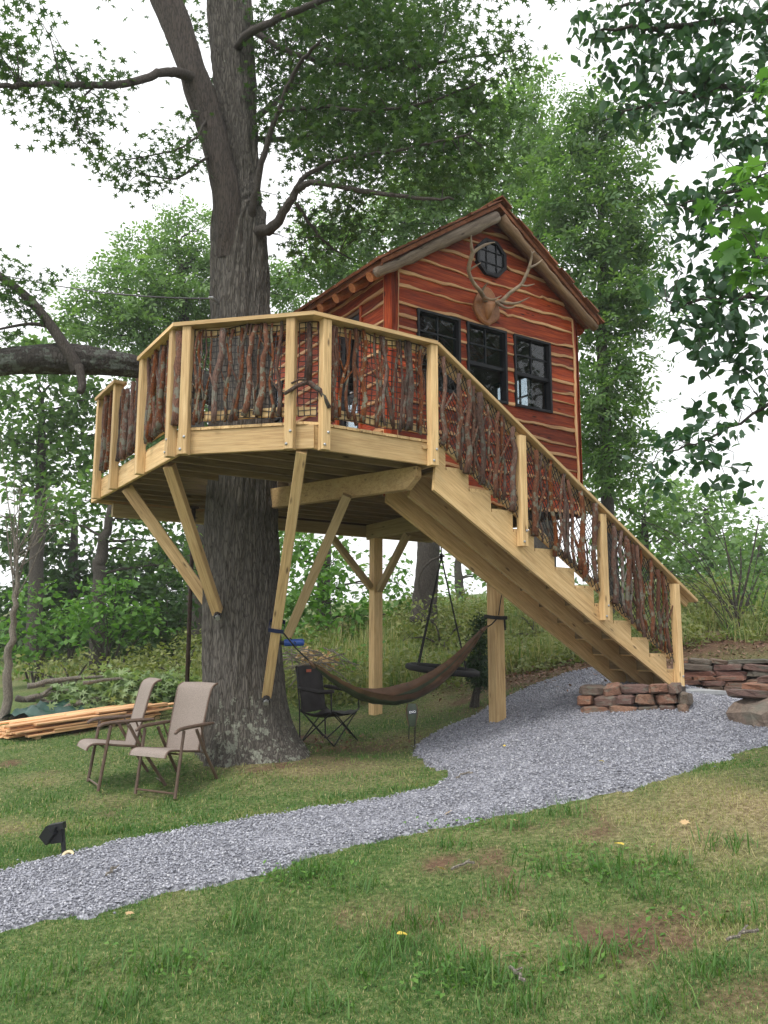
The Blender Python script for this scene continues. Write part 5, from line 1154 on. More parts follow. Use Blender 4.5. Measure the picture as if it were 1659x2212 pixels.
for nm, lab, bl, mt_, ls in [('far_woods', 'dense dark wood filling the left behind the lawn', [(60, 1180, 29, 150, .9), (230, 1150, 30, 150, .9), (380, 1180, 30, 140, 1), (80, 1330, 28, 150, .7), (240, 1330, 28, 150, .7), (400, 1330, 28, 130, .8), (30, 1000, 30, 110, .8), (180, 1010, 31, 110, .7), (40, 1420, 27, 120, .4), (240, 1420, 27, 140, .4)], 'darkleaf', .34),
                             ('far_woods', 'green wood glimpsed under the deck behind the posts', [(560, 1220, 27, 110, 1), (680, 1200, 27, 120, 1), (640, 1340, 26, 120, .7), (780, 1350, 26, 110, .6), (860, 1290, 26, 70, .9)], 'midleaf', .30),
                             ('far_woods', 'thick green scrub beyond the meadow on the right', [(1180, 1330, 27, 90, .6), (1300, 1290, 27, 110, .8), (1420, 1290, 27, 110, .8), (1540, 1290, 27, 110, .7), (1650, 1290, 27, 100, .8), (1350, 1180, 28, 90, .8)], 'midleaf', .28)]:
    P, _n2 = cluster_points(px_blobs(bl), 3.2, 9, .34, .6); V, F, r = leaves(P, ls, 'oval', .5, .3)
    tag(link(nm, fast_mesh(nm, V, F, M[mt_], r)), lab, 'woods', kind='stuff')
DENS = 2.6
# bushes
def bush(label, px, py, Y, blobs, size, kind, mt, dens=30, per=10, spread=.14, cat='bush', name='bush'):
    b = at(px, py, Y); b.z = h1(b.x, b.y); t = thing(name, b, label, cat, 'bushes along the wood edge'); B = px_blobs(blobs)
    co, nodes = crown('foliage', B, dens, per, spread, size, kind, M[mt], t, .5, .25)
    m = MB(); anch = []
    for cc, r, _ in B:
        q = Vector(cc); P = curve_pts([b + Vector((random.uniform(-.15, .15), random.uniform(-.1, .1), -.05)), b.lerp(q, .5) + zx * .1, q], 4); m.tube(P, lerp_list([.03, .02, .008], len(P)), 5); anch += P
    twigs(m, anch, nodes, .005, .15, 1.5); m.build('stems', M['bark_far'], t)
    return t
bush('bright green spreading bush at the wood edge behind the lumber', 235, 1450, 16.5, [(190, 1290, 16.5, 50, .5), (250, 1260, 16.5, 50, .5), (170, 1330, 16.3, 45, .5), (230, 1330, 16.3, 70, .6), (290, 1310, 16.5, 60, .7), (200, 1380, 16.2, 50, .5), (320, 1360, 16.5, 50, .6)], .15, 'oval', 'bushleaf', 28)
bush('mid green bush low at the far left behind the bare sapling', 80, 1470, 17, [(40, 1370, 17, 55, .7), (100, 1390, 17, 50, .6), (20, 1420, 16.8, 45, .6), (120, 1340, 17.2, 50, .7), (80, 1290, 17.2, 50, .8)], .15, 'oval', 'bushleaf', 30)
bush('yellowish low scrub between the cut branches and the forked grey tree', 160, 1480, 15, [(130, 1435, 15, 50, .5), (190, 1430, 15, 50, .6), (60, 1450, 15, 50, .4), (240, 1445, 15, 40, .5)], .10, 'oval', 'weed', 34)
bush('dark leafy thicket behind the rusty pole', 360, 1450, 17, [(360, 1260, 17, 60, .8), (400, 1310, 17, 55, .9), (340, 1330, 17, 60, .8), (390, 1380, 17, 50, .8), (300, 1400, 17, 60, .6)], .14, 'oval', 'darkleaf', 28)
bush('yellow green scrub left of the oak trunk behind the pole', 400, 1480, 15, [(420, 1400, 15, 40, 1), (380, 1430, 15, 45, .8), (330, 1440, 15, 50, .6), (430, 1460, 14.8, 40, .8), (270, 1450, 15, 50, .5)], .10, 'oval', 'weed', 36)
bush('bright weedy bush low behind the camp chair', 640, 1500, 14.6, [(640, 1410, 14.6, 40, .9), (700, 1440, 14.6, 50, .7), (650, 1470, 14.4, 40, .7), (740, 1480, 14.4, 40, .6), (780, 1430, 14.8, 45, .6)], .09, 'oval', 'bushleaf', 30)
bush('pale scrub on the slope behind the swing', 960, 1390, 16.5, [(930, 1340, 16.5, 60, .7), (1000, 1350, 16.5, 60, .6), (880, 1380, 16.3, 50, .6), (1030, 1390, 16.2, 50, .6), (960, 1400, 16, 60, .5)], .10, 'oval', 'weed', 26)
bush('olive brush on the bank under the stairs', 1160, 1390, 16.5, [(1120, 1330, 17, 55, .8), (1180, 1370, 16.5, 55, .6), (1100, 1380, 16.5, 45, .6), (1150, 1300, 17.2, 50, .7)], .10, 'oval', 'weed', 26)
bush('yellow green rounded bush above the stone wall beside the newel post', 1520, 1360, 16, [(1490, 1290, 16, 50, .8), (1530, 1280, 16, 55, .8), (1500, 1340, 15.8, 55, .6), (1570, 1320, 16, 50, .7), (1560, 1360, 15.6, 50, .5)], .11, 'oval', 'weed', 34)
bush('dark shaded bush at the right edge above the stone wall', 1620, 1370, 16, [(1620, 1300, 16, 50, .9), (1650, 1250, 16.2, 50, .9), (1600, 1350, 15.7, 50, .6), (1655, 1340, 15.7, 45, .8)], .12, 'oval', 'midleaf', 30)
bush('small dark juniper beside the right support post', 1035, 1505, 11.6, [(1038, 1345, 11.6, 12, 1.5), (1036, 1390, 11.6, 18, 1.3), (1032, 1430, 11.6, 22, 1), (1040, 1465, 11.6, 24, .9)], .05, 'quad', 'fir', 1600, 14, .06, 'bush', 'juniper')
DENS = 3.0
# right background
tree('maple_tree', 'bushy green tree behind the stair rail, right of the cabin corner', at(1400, 1330, 19).xy, [at(1395, 1230, 19), at(1390, 1120, 19)], [.16, .13, .05],
     [(1330, 1090, 19, 50, .8), (1400, 1080, 19.5, 55, .8), (1380, 1150, 19, 65, .7), (1450, 1160, 19, 50, .8), (1430, 1220, 19, 60, .7), (1360, 1210, 19, 50, .7), (1490, 1230, 19, 40, .8), (1300, 1060, 19.5, 45)], 17, 10, .24, .19, 'oval', 'midleaf')
tree('far_tree', 'pale hazy tree beyond the meadow at the right', at(1540, 1330, 34).xy, [at(1530, 1200, 34), at(1525, 1100, 34)], [.3, .25, .1],
     [(1470, 1080, 34, 70, .8), (1540, 1100, 34, 60, .8), (1440, 1130, 34, 60), (1520, 1170, 33, 80, .7), (1590, 1180, 33, 60, .8), (1560, 1230, 32, 80, .6), (1460, 1210, 33, 70, .6)], 11, 9, .4, .30, 'oval', 'hickory')
tree('far_tree', 'dim far tree at the right edge behind the bare brush', at(1650, 1330, 30).xy, [at(1645, 1250, 30), at(1640, 1180, 30)], [.2, .18, .08],
     [(1610, 1210, 30, 50), (1660, 1180, 30, 60), (1640, 1260, 29, 70, .7), (1580, 1270, 29, 50, .7), (1700, 1230, 29, 60)], 12, 9, .35, .26, 'oval', 'midleaf')
tree('far_tree', 'pale thin tree seen through the gap behind the swing ropes', at(1000, 1310, 30).xy, [at(990, 1250, 30), at(990, 1180, 30)], [.2, .16, .08],
     [(1000, 1180, 30, 50, .8), (960, 1240, 30, 45), (1040, 1240, 30, 50), (1090, 1250, 30, 50), (1000, 1280, 29, 50, .6), (1130, 1290, 29, 55, .7)], 6, 8, .35, .24, 'oval', 'hickory')
t = thing('dead_tree', Vector((at(918, 1330, 17.5).x, 17.5, h1(at(918, 1330, 17.5).x, 17.5))), 'thick dark bare trunk behind the swing under the cabin', 'tree')
m = MB(); P = [at(914, 1345, 17.5), at(918, 1290, 17.5), at(924, 1220, 17.5), at(926, 1150, 17.5), at(930, 1000, 17.6), at(940, 800, 17.6)]; c = curve_pts(P, 5); m.tube(c, lerp_list([.30, .26, .25, .24, .2, .1], len(c)), 12, wob=.05); m.build('trunk', M['bark_far'], t, smooth=True)
m = MB(); m.tube(curve_pts([at(912, 1300, 17.2), at(904, 1250, 17.1), at(926, 1215, 17.1), at(960, 1200, 17)], 5), .03, 6); m.build('limb', M['bark_far'], t)
t = bush('bare grey brambles with few leaves at the right above the wall', 1600, 1360, 14.5, [(1600, 1180, 14.5, 60, 1, .25), (1560, 1140, 14.5, 40, 1, .2), (1640, 1120, 14.5, 40, 1, .6), (1640, 1240, 14.5, 40, 1, .8), (1560, 1260, 14.5, 40, 1, .6)], .07, 'oval', 'midleaf', 40, 7, .2, 'bush', 'bramble')
m = MB(); b = at(1620, 1370, 14.5)
for k in range(15):
    e = b + Vector((random.uniform(-2.6, 1.4), random.uniform(-.6, .8), random.uniform(.8, 2.6))); m.tube(curve_pts([b + Vector((random.uniform(-.4, .4), 0, 0)), b.lerp(e, .5) + zx * random.uniform(.2, .7), e], 4), lerp_list([.009, .007, .002], 9), 4)
m.build('bare_stems', M['barktwig'], t)

DENS = 1.9
# ------------------------------------------------------------------ near tree on the right: boughs hanging into the view
nb = Vector((7.4, 6.6, h1(7.4, 6.6)))
near = thing('linden_tree', nb, 'near tree just right of the view with dark leafy boughs hanging over the scene', 'tree')
m = MB(); trunk_c = c = curve_pts([nb - zx * .3, nb + zx * 2, nb + Vector((-.1, -.1, 4)), nb + Vector((-.2, 0, 7)), nb + Vector((-.1, .1, 10))], 5); m.tube(c, lerp_list([.24, .2, .17, .13, .08], len(c)), 12); m.build('trunk', M['bark_far'], near, smooth=True)
m = MB(); nbr = []
def nbo(pts, rad):
    P = [nb + Vector((-.15, 0, 0)) + zx * pts[0]] + [at(*p) for p in pts[1:]]; c = wiggle(curve_pts(P, 6), .02); m.tube(c, lerp_list(rad, len(c)), 6); nbr.extend(c)
nbo([6.5, (1800, 60, 6.0), (1600, 40, 5.8), (1420, 60, 5.7), (1290, 70, 5.7)], [.06, .05, .03, .02, .008]); nbo([5.8, (1800, 200, 5.9), (1640, 190, 5.7), (1500, 200, 5.6), (1340, 250, 5.6)], [.05, .04, .025, .016, .006])
nbo([5.0, (1800, 420, 5.8), (1660, 400, 5.6), (1560, 420, 5.5), (1460, 440, 5.5)], [.05, .04, .02, .014, .006]); nbo([4.3, (1800, 640, 5.7), (1660, 640, 5.5), (1560, 650, 5.5), (1440, 650, 5.5)], [.04, .03, .02, .014, .006])
nbo([3.6, (1800, 800, 5.8), (1700, 850, 5.6), (1620, 900, 5.5), (1520, 950, 5.5), (1420, 980, 5.5)], [.04, .03, .016, .01, .008, .004]); nbo([6.9, (1750, -60, 5.8), (1600, -60, 5.7), (1450, -20, 5.7), (1330, 20, 5.7)], [.05, .04, .03, .02, .01])
NBk = px_blobs([(1270, 50, 5.7, 50, .6, .8), (1340, 40, 5.7, 60, .7), (1420, 40, 5.7, 70, .7), (1500, 40, 5.7, 80, .7), (1590, 40, 5.6, 80, .8), (1660, 60, 5.6, 60, 1), (1330, 130, 5.7, 55, .7), (1410, 140, 5.7, 70, .7), (1490, 150, 5.6, 70, .7), (1580, 150, 5.6, 70, .7), (1350, 215, 5.6, 60, .5), (1430, 230, 5.6, 60, .6), (1490, 290, 5.6, 55, .7), (1560, 240, 5.6, 70, .8), (1640, 200, 5.5, 60, 1), (1580, 330, 5.6, 60, .9), (1640, 320, 5.5, 50, 1), (1470, 430, 5.5, 50, .8), (1530, 420, 5.5, 60, .8), (1600, 420, 5.5, 60, 1), (1490, 500, 5.5, 40, .7), (1560, 500, 5.5, 60, .8), (1640, 500, 5.5, 50, 1), (1470, 590, 5.5, 55, .7), (1530, 600, 5.5, 60, .8), (1600, 600, 5.5, 60, .9), (1450, 660, 5.5, 50, .6), (1520, 690, 5.5, 60, .7), (1600, 700, 5.5, 70, .8), (1650, 640, 5.5, 40, 1), (1490, 750, 5.5, 50, .7), (1560, 780, 5.5, 60, .7), (1640, 780, 5.5, 50, 1), (1600, 850, 5.5, 50, .6, .8), (1530, 880, 5.5, 40, .4, .7), (1440, 950, 5.5, 45, .4, .8), (1500, 940, 5.5, 45, .5, .9), (1560, 930, 5.5, 35, .6, .8), (1470, 1000, 5.5, 40, .5, .8), (1540, 1000, 5.5, 35, .5, .8), (1580, 1040, 5.5, 25, .6, .6), (1440, 1040, 5.5, 25, .6, .6), (1640, 880, 5.5, 25, .9, .6)])
P, nodes = cluster_points(NBk, 125, 10, .085, .7); r_ = rng.random(len(P)); order = np.argsort(np.linalg.norm(P - np.array(EYE), axis=1)); P = P[order]
near_set = np.zeros(len(P), bool); near_set[rng.choice(min(len(P), 1500), 240, replace=False)] = True
V, F, r = leaves(P[~near_set], .080, 'ovate', .5, .55); cen = V.mean(0)
o = link('foliage', fast_mesh('foliage', V - cen, F, M['nearleaf'], r), near, Matrix.Translation(Vector(cen))); o['kind'] = 'stuff'
def leaf_objs(pts, size, kind, mt, parent):
    ms = []
    for i in range(6):
        tv, tf = LEAF[kind]; v = tv.copy(); v[:, 2] += rng.normal(0, .02, len(v)); ms.append(fast_mesh('leaf', v, tf, mt, np.full(len(v), i / 5)))
    for p in pts:
        az = random.uniform(0, 6.28); dr = -random.gauss(.55, .35); y = Vector((math.cos(az) * math.cos(dr), math.sin(az) * math.cos(dr), math.sin(dr))); z = Vector((random.gauss(0, .4), random.gauss(0, .4), 1)); z = (z - y * z.dot(y)).normalized(); x = y.cross(z)
        s = size * random.uniform(.75, 1.3); Mx = Matrix(((x.x * s, y.x * s, z.x * s, p[0]), (x.y * s, y.y * s, z.y * s, p[1]), (x.z * s, y.z * s, z.z * s, p[2]), (0, 0, 0, 1))); link('leaf', random.choice(ms), parent, Mx)
leaf_objs(P[near_set], .085, 'ovate', M['nearleaf'], near)
WB = [((nb.x + dx, nb.y + dy, z), (rx, rx, rz), 1) for dx, dy, z, rx, rz in [(.9, -.5, 5.2, 1.1, .8), (1.6, .8, 4.4, 1.2, .8), (1.2, 0, 6.4, 1.3, .9), (.5, 1.2, 7.6, 1.2, .9), (2.2, -1, 6.2, 1.2, .9), (1.8, 1.8, 6.8, 1.2, .9), (.6, -.6, 8.4, 1.3, 1.0), (2.0, .4, 8.2, 1.3, 1.0), (2.6, -1.6, 4.6, 1.1, .7)]]
DENS = 1.0; Pw, nw = cluster_points(WB, 110, 10, .16, .7); V, F, r = leaves(Pw, .13, 'oval', .5, .5); cen = V.mean(0)
o = link('foliage', fast_mesh('foliage', V - cen, F, M['nearleaf'], r), near, Matrix.Translation(Vector(cen))); o['kind'] = 'stuff'
twigs(m, trunk_c, nw, .006, .15, 4)
twigs(m, nbr, nodes, .004, .45, 1.2); m.build('branches', M['barktwig'], near, smooth=True)
mb_ = Vector((5.2, 3.6, h1(5.2, 3.6))); mp = thing('maple_tree', mb_, 'bright green maple sprays poking in from the right edge', 'tree')
m = MB(); m.tube(curve_pts([mb_ - zx * .2, mb_ + zx * 2, mb_ + Vector((-.2, .1, 4)), mb_ + Vector((-.3, .1, 5.5))], 5), lerp_list([.11, .09, .07, .04], 16), 10); m.build('trunk', M['bark_pale'], mp, smooth=True)
DENS = 1.0
MK = px_blobs([(1650, 190, 3.9, 28, 1.4), (1640, 370, 3.8, 45, .7), (1600, 410, 3.9, 35, .6), (1560, 440, 4.0, 40, .4), (1640, 470, 3.8, 45, .7), (1620, 540, 3.8, 45, .6), (1580, 500, 3.9, 35, .5), (1650, 580, 3.8, 35, .8)])
P, nodes = cluster_points(MK, 70, 4, .05, .7); leaf_objs(P[:220], .085, 'maple', M['mapleleaf'], mp)
m = MB(); anch = []
for z_, q in ((3.2, at(1640, 560, 3.8)), (3.6, at(1560, 445, 4.0)), (4.2, at(1640, 380, 3.8)), (4.9, at(1650, 200, 3.9))):
    c = curve_pts([mb_ + Vector((-.2, .1, z_)), (mb_ + Vector((-.2, .1, z_))).lerp(q, .5) + zx * .15, q], 5); m.tube(c, lerp_list([.02, .012, .004], len(c)), 5); anch += c
twigs(m, anch, nodes, .003, .8, 1); m.build('branches', M['barktwig'], mp)

# ------------------------------------------------------------------ patio sling chairs
def patio_chair(loc, rz, label):
    root = thing('patio_chair', loc, label, 'chair', 'taupe patio chairs by the oak', rz); Mr = WM[root.name]
    def put(mb, name, mt, parent=root, smooth=False):
        mb.v = [tuple(Mr @ Vector(v)) for v in mb.v]; return mb.build(name, mt, parent, smooth, Mx=None)
    def sheet(profile, hw0, hw1, name):       # profile (y,z) -> sling with thickness
        m = MB(); P = curve_pts([Vector((0, a, b)) for a, b in profile], 5); n = len(P)
        for s_, d in ((1, 0), (-1, .012)):
            pass
        vs = []
        for i, p in enumerate(P):
            hw = hw0 + (hw1 - hw0) * i / (n - 1); t = (P[min(i + 1, n - 1)] - P[max(i - 1, 0)]).normalized(); nn = Vector((0, -t.z, t.y)) * .006
            for x, sag in ((-hw, 0), (0, -.012), (hw, 0)):
                vs += [p + Vector((x, 0, 0)) + nn + nn * sag * 80, p + Vector((x, 0, 0)) - nn + nn * sag * 80]
        fs = []
        for i in range(n - 1):
            a, b = i * 6, (i + 1) * 6
            fs += [(a, a + 2, b + 2, b), (a + 2, a + 4, b + 4, b + 2), (a + 1, b + 1, b + 3, a + 3), (a + 3, b + 3, b + 5, a + 5), (a, b, b + 1, a + 1), (a + 4, a + 5, b + 5, b + 4)]
        fs += [(0, 1, 3, 2), (2, 3, 5, 4), (6 * n - 6, 6 * n - 4, 6 * n - 3, 6 * n - 5), (6 * n - 4, 6 * n - 2, 6 * n - 1, 6 * n - 3)]
        m.add(vs, fs); o = put(m, name, M['sling'], smooth=False)
        for x in (-1, 1):
            e = MB(); e.tube([p + Vector((x * (hw0 + (hw1 - hw0) * i / (n - 1)), 0, 0)) for i, p in enumerate(P)], .011, 6); put(e, 'side_rail', M['chairframe'], o)
        return o
    sheet([(.36, .385), (.335, .43), (.26, .445), (.06, .42), (-.13, .400)], .235, .225, 'seat')
    sheet([(-.12, .405), (-.15, .55), (-.215, .82), (-.255, .97), (-.29, 1.03), (-.35, 1.055)], .215, .235, 'backrest')
    for x in (-1, 1):
        X = x * .262
        for nm, pts in (('leg', [(X, .235, 0), (X, .175, .42), (X, .145, .625)]), ('leg', [(X, -.43, 0), (X, -.16, .40), (X, -.03, .622)])):
            m = MB(); m.tube(curve_pts(pts, 3), .0165, 7); put(m, nm, M['chairframe'])
        m = MB(); m.tube(curve_pts([(X, .27, .605), (X, .20, .640), (X, .0, .655), (X, -.28, .665)], 4), [.010, .017] + [.019] * 9 + [.017, .012], 8); put(m, 'armrest', M['chairframe'])
        m = MB(); m.tube([(X * .98, -.10, .655), (X * .92, -.165, .50), (X * .90, -.19, .41)], .009, 6); put(m, 'arm_bracket', M['chairframe'])
    for y, z in ((.228, .045), (-.405, .035)):
        m = MB(); m.tube([(-.262, y, z), (.262, y, z)], .010, 6); put(m, 'cross_bar', M['chairframe'])
    for y, z in ((.185, .405), (-.17, .385)):
        m = MB(); m.tube([(-.262, y, z), (.262, y, z)], .009, 6); put(m, 'seat_bar', M['chairframe'])
    return root
gA = ground(372, 1712); yaw = math.atan2(.58, -.81)      # local +Y is the way the chair faces
def rz_from(dx, dy): return math.atan2(-dx, dy)
c1 = patio_chair((gA.x, gA.y, gA.z), rz_from(-.50, -.87), 'taupe sling patio chair seen from the front, nearer the camera, close to the oak trunk')
gB = ground(252, 1696); dup_tree(c1, Matrix.Translation(gB) @ Matrix.Rotation(rz_from(-.86, -.50), 4, 'Z'), 'taupe patio chair turned side on, left of its twin in front of the lumber')

# ------------------------------------------------------------------ camp chair
gC = ground(712, 1604); cc = thing('camp_chair', gC, 'black folding camp chair with crossed legs and small orange tag beside the trunk', 'chair', None, rz_from(.86, -.52)); Mc = WM[cc.name]
def cput(mb, name, mt, parent=cc, smooth=False): mb.v = [tuple(Mc @ Vector(v)) for v in mb.v]; return mb.build(name, mt, parent, smooth)
h_ = .27
for x in (-1, 1):
    m = MB(); m.tube([(x * h_, -.25, .0), (x * h_ * .98, -.27, .45), (x * h_ * .95, -.33, .90)], .010, 6); cput(m, 'back_post', M['black'])
    m = MB(); m.tube([(x * (h_ + .03), .23, .40), (x * (h_ + .03), .22, .64)], .010, 6); cput(m, 'arm_post', M['black'])
    m = MB(); m.tube(curve_pts([(x * (h_ + .03), .26, .635), (x * (h_ + .04), .05, .625), (x * h_, -.28, .66)], 4), [.018] + [.026] * 7 + [.018], 8); cput(m, 'armrest', M['nylon'], smooth=True)
for a, b in (((-h_, .25, 0), (h_, .24, .40)), ((h_, .25, 0), (-h_, .24, .40)), ((-h_, -.25, 0), (h_, -.25, .40)), ((h_, -.25, 0), (-h_, -.25, .40)), ((-h_, -.25, 0), (-h_ - .02, .24, .40)), ((-h_, .25, 0), (-h_, -.25, .40)), ((h_, -.25, 0), (h_ + .02, .24, .40)), ((h_, .25, 0), (h_, -.25, .40))):
    m = MB(); m.tube([a, Vector(a).lerp(Vector(b), .5), b], .0085, 6); cput(m, 'leg', M['black'])
def cloth(profile, hw, name, sag):
    m = MB(); P = curve_pts([Vector((0, a, b)) for a, b in profile], 4); n = len(P); K = 6; vs = []
    for i, p in enumerate(P):
        for j in range(K + 1):
            f = j / K * 2 - 1; d = sag * (1 - f * f); w_ = hw * (1 - .06 * math.sin(math.pi * i / (n - 1)))
            vs.append(p + Vector((f * w_, 0, 0)) + Vector((0, -d * .8 if name == 'backrest' else 0, 0 if name == 'backrest' else -d)) + Vector((random.gauss(0, .003), random.gauss(0, .004), random.gauss(0, .004))))
    q = n * (K + 1); vs += [v - Vector((0, .012, .012)) for v in vs]
    fs = []
    for i in range(n - 1):
        for j in range(K):
            a = i * (K + 1) + j; fs += [(a, a + 1, a + K + 2, a + K + 1), (q + a, q + a + K + 1, q + a + K + 2, q + a + 1)]
        a = i * (K + 1); fs += [(a, a + K + 1, q + a + K + 1, q + a)]; a += K; fs += [(a, q + a, q + a + K + 1, a + K + 1)]
    m.add(vs, fs); return cput(m, name, M['nylon'], smooth=True)
cloth([(.27, .40), (.1, .375), (-.10, .36), (-.25, .39)], .265, 'seat', .05)
bk = cloth([(-.235, .37), (-.26, .5), (-.30, .72), (-.345, .92)], .255, 'backrest', .035)
m = MB(); m.box((.02, -.318, .86), (.10, .006, .035)); cput(m, 'logo_tag', M['orange'], bk)

# ------------------------------------------------------------------ hammock, straps, bottle
bt, bb = B1; fz = (1.76 - bt.z) / (bb.z - bt.z); HS = Vector(bt).lerp(Vector(bb), fz); HE = Vector((PF.x, PF.y, 1.90)) - ux * .03 - wx * .09
gl = at(674, 1434, 8.95); gr = at(1046, 1358, 10.02); bot = at(885, 1517, 9.45)
ham = thing('hammock', (bot.x, bot.y, h1(bot.x, bot.y)), 'brown and dark green nylon hammock slung between a deck brace and a support post', 'hammock')
def hpt(t):   # centre line: parabola through gl, bot, gr
    tb = .5; p = gl.lerp(gr, t); s = gl.lerp(gr, tb) - bot
    k = 1 - (2 * t - 1) ** 2; return p - zx * (s.z * k) - Vector((s.x, s.y, 0)) * k * .0
N_, K_ = 36, 14; m = MB(); side = Vector((-(gr - gl).y, (gr - gl).x, 0)).normalized(); vs = []
for i in range(N_ + 1):
    t = i / N_; p = hpt(t); wd3 = .02 + .185 * math.sin(math.pi * min(1, max(0, t))) ** .75; dpth = .018 + .105 * math.sin(math.pi * t) ** .8
    for j in range(K_ + 1):
        f = j / K_ * 2 - 1; fold = .014 * math.sin(f * 17 + t * 7) * math.sin(math.pi * t) + random.gauss(0, .003)
        vs.append(p + side * (f * wd3) + zx * (dpth * (f * f * f * f * .3 + f * f * .7) + fold + (.035 * math.sin(math.pi * t) if f > .2 else 0)))
q = len(vs); vs += [v - zx * .004 for v in vs]; W_ = K_ + 1
for sgn in range(2):
    for i in range(N_):
        for j in range(K_):
            a = i * W_ + j + (q if sgn else 0); f_ = (a, a + 1, a + W_ + 1, a + W_); m.f.append(f_[::-1] if sgn else f_); m.m.append(1 if ((sgn and 1 < j) or (not sgn and j % 4 == 2)) else 0)
m.v = [tuple(v) for v in vs]; m.build('hammock_bed', [M['hbrown'], M['hgreen']], ham, smooth=True)
for a, b in ((HS + Vector((.03, -.06, -.02)), gl), (HE, gr)):
    m = MB(); m.tube([a, a.lerp(b, .5) - zx * .02, b], .008, 6); m.build('rope', M['rope'], ham)
    m = MB(); m.tube([b + (a - b).normalized() * .06, b, b - (a - b).normalized() * .05], [.012, .022, .030], 8); m.build('gathered_end', M['hbrown'], ham, smooth=True)
for (c, ax, r1) in ((HS, (Vector(bb) - Vector(bt)).normalized(), .092), (Vector((PF.x, PF.y, 1.90)), zx, .118)):
    m = MB(); a = ux if abs(ax.z) > .9 else Vector((1, 0, 0)); a = (a - ax * a.dot(ax)).normalized(); b = ax.cross(a); pts = []
    for k in range(17): th = 2 * math.pi * k / 16; e = max(abs(math.cos(th)), abs(math.sin(th))); pts.append(c + (a * math.cos(th) + b * math.sin(th)) * (r1 * .82 / e) + ax * (.012 * math.sin(th)))
    rad_ = []
    vs = []; 
    for p in pts: vs += [p - ax * .022, p + ax * .022, p * 1 + (p - c).normalized() * .006 - ax * .022, p + (p - c).normalized() * .006 + ax * .022]
    fs = []
    for k in range(16):
        i = k * 4; j = i + 4; fs += [(i + 2, j + 2, j + 3, i + 3), (i, i + 2, j + 2, j), (i + 1, j + 1, j + 3, i + 3)]
    m.add(vs, fs); m.build('tree_strap', M['bluestrap'] if r1 < .1 else M['rope'], ham)
m = MB(); m.tube([HE + zx * .02, HE + zx * .30 + ux * .06, HE + zx * .42 + ux * .07], .006, 5); m.tube([HE + ux * .09, HE + ux * .10 - zx * .16], .012, 5); m.build('strap_tail', M['rope'], ham)
# stuff sack below the hammock
bg_c = at(890, 1520, 9.36); sack = thing('stuff_sack', at(890, 1580, 9.36), 'small green and tan stuff sack with white lettered badge dangling under the hammock', 'bag')
fr = Vector((0, -1, 0)); rt = Vector((1, 0, 0))
def sk_p(x, z, y): return at(890, 1520, 9.36) + rt * x + zx * z + fr * y
m = MB(); prof = [(.0, .052, .012), (-.06, .070, .024), (-.14, .062, .030), (-.21, .050, .022), (-.245, .040, .012)]; vs = []
for z, hw, d in prof:
    for th in range(10): a = 2 * math.pi * th / 10; vs.append(sk_p(hw * math.cos(a) + .01 * z * 4 * 0, z, d * math.sin(a)))
fs = [(i * 10 + j, i * 10 + (j + 1) % 10, (i + 1) * 10 + (j + 1) % 10, (i + 1) * 10 + j) for i in range(4) for j in range(10)]
m.add(vs, fs); m.m = [1 if (k % 10) in (0, 9, 4, 5) else 0 for k in range(len(fs))]; m.add([vs[j] for j in range(10)], [tuple(range(10))]); m.add([vs[40 + j] for j in range(10)], [tuple(range(10))[::-1]])
sb = m.build('bag', [M['hgreen'], M['hbrown']], sack, smooth=True)
m = MB(); m.box((0, 0, 0), (.082, .005, .040)); Rm = Matrix.Rotation(R(-8), 3, 'Y'); bc = sk_p(.004, -.088, .033); m.v = [tuple(bc + Rm @ Vector(v)) for v in m.v]; bd = m.build('badge', M['navy'], sack)
tc = bpy.data.curves.new('badge_lettering', 'FONT'); tc.body = 'ENO'; tc.size = .036; tc.align_x = 'CENTER'; tc.align_y = 'CENTER'; tc.extrude = .0006; tc.offset = .0008
to = bpy.data.objects.new('tmp_text', tc); COL.objects.link(to); bpy.context.view_layer.update(); tme = bpy.data.meshes.new_from_object(to.evaluated_get(bpy.context.evaluated_depsgraph_get())); bpy.data.objects.remove(to)
tme.name = 'badge_lettering'; tme.materials.clear(); tme.materials.append(M['white']); link('badge_lettering', tme, bd, Matrix.Translation(bc + fr * .0034) @ Rm.to_4x4() @ Matrix.Rotation(R(90), 4, 'X'))
for x, ln, r in ((-.032, .14, .006), (.034, .20, .007)):
    m = MB(); m.tube(curve_pts([sk_p(x, -.24, 0), sk_p(x - .004, -.24 - ln * .6, .005), sk_p(x - .006, -.24 - ln, 0)], 3), r, 5); m.build('strap', M['rope'], sack)
m = MB(); m.tube(curve_pts([sk_p(.028, -.43, 0), sk_p(.018, -.5, 0), sk_p(.024, -.56, 0), sk_p(-.0, -.60, .01)], 4), .004, 5); m.build('drawcord', M['rope'], sack)
# blue bottle strapped behind the brace
bq = at(634, 1388, 9.0); bl = thing('blue_bottle', bq, 'blue cylindrical bottle lying sideways in the strap behind the slanting brace', 'bottle')
d = Vector((1, .1, .03)).normalized(); m = MB(); m.tube([bq - d * .10, bq - d * .095, bq + d * .10, bq + d * .115], [.030, .038, .038, .028], 12); m.build('body', M['blue'], bl, smooth=False)
m = MB(); m.tube([bq - d * .10, bq - d * .155], [.024, .020], 10); m.build('cap', M['black'], bl)
m = MB(); m.tube([bq - d * .04 + zx * .05, bq + zx * .0 - wx * .045, bq + d * .03 - zx * .045], .006, 5); m.build('loop', M['rope'], bl)
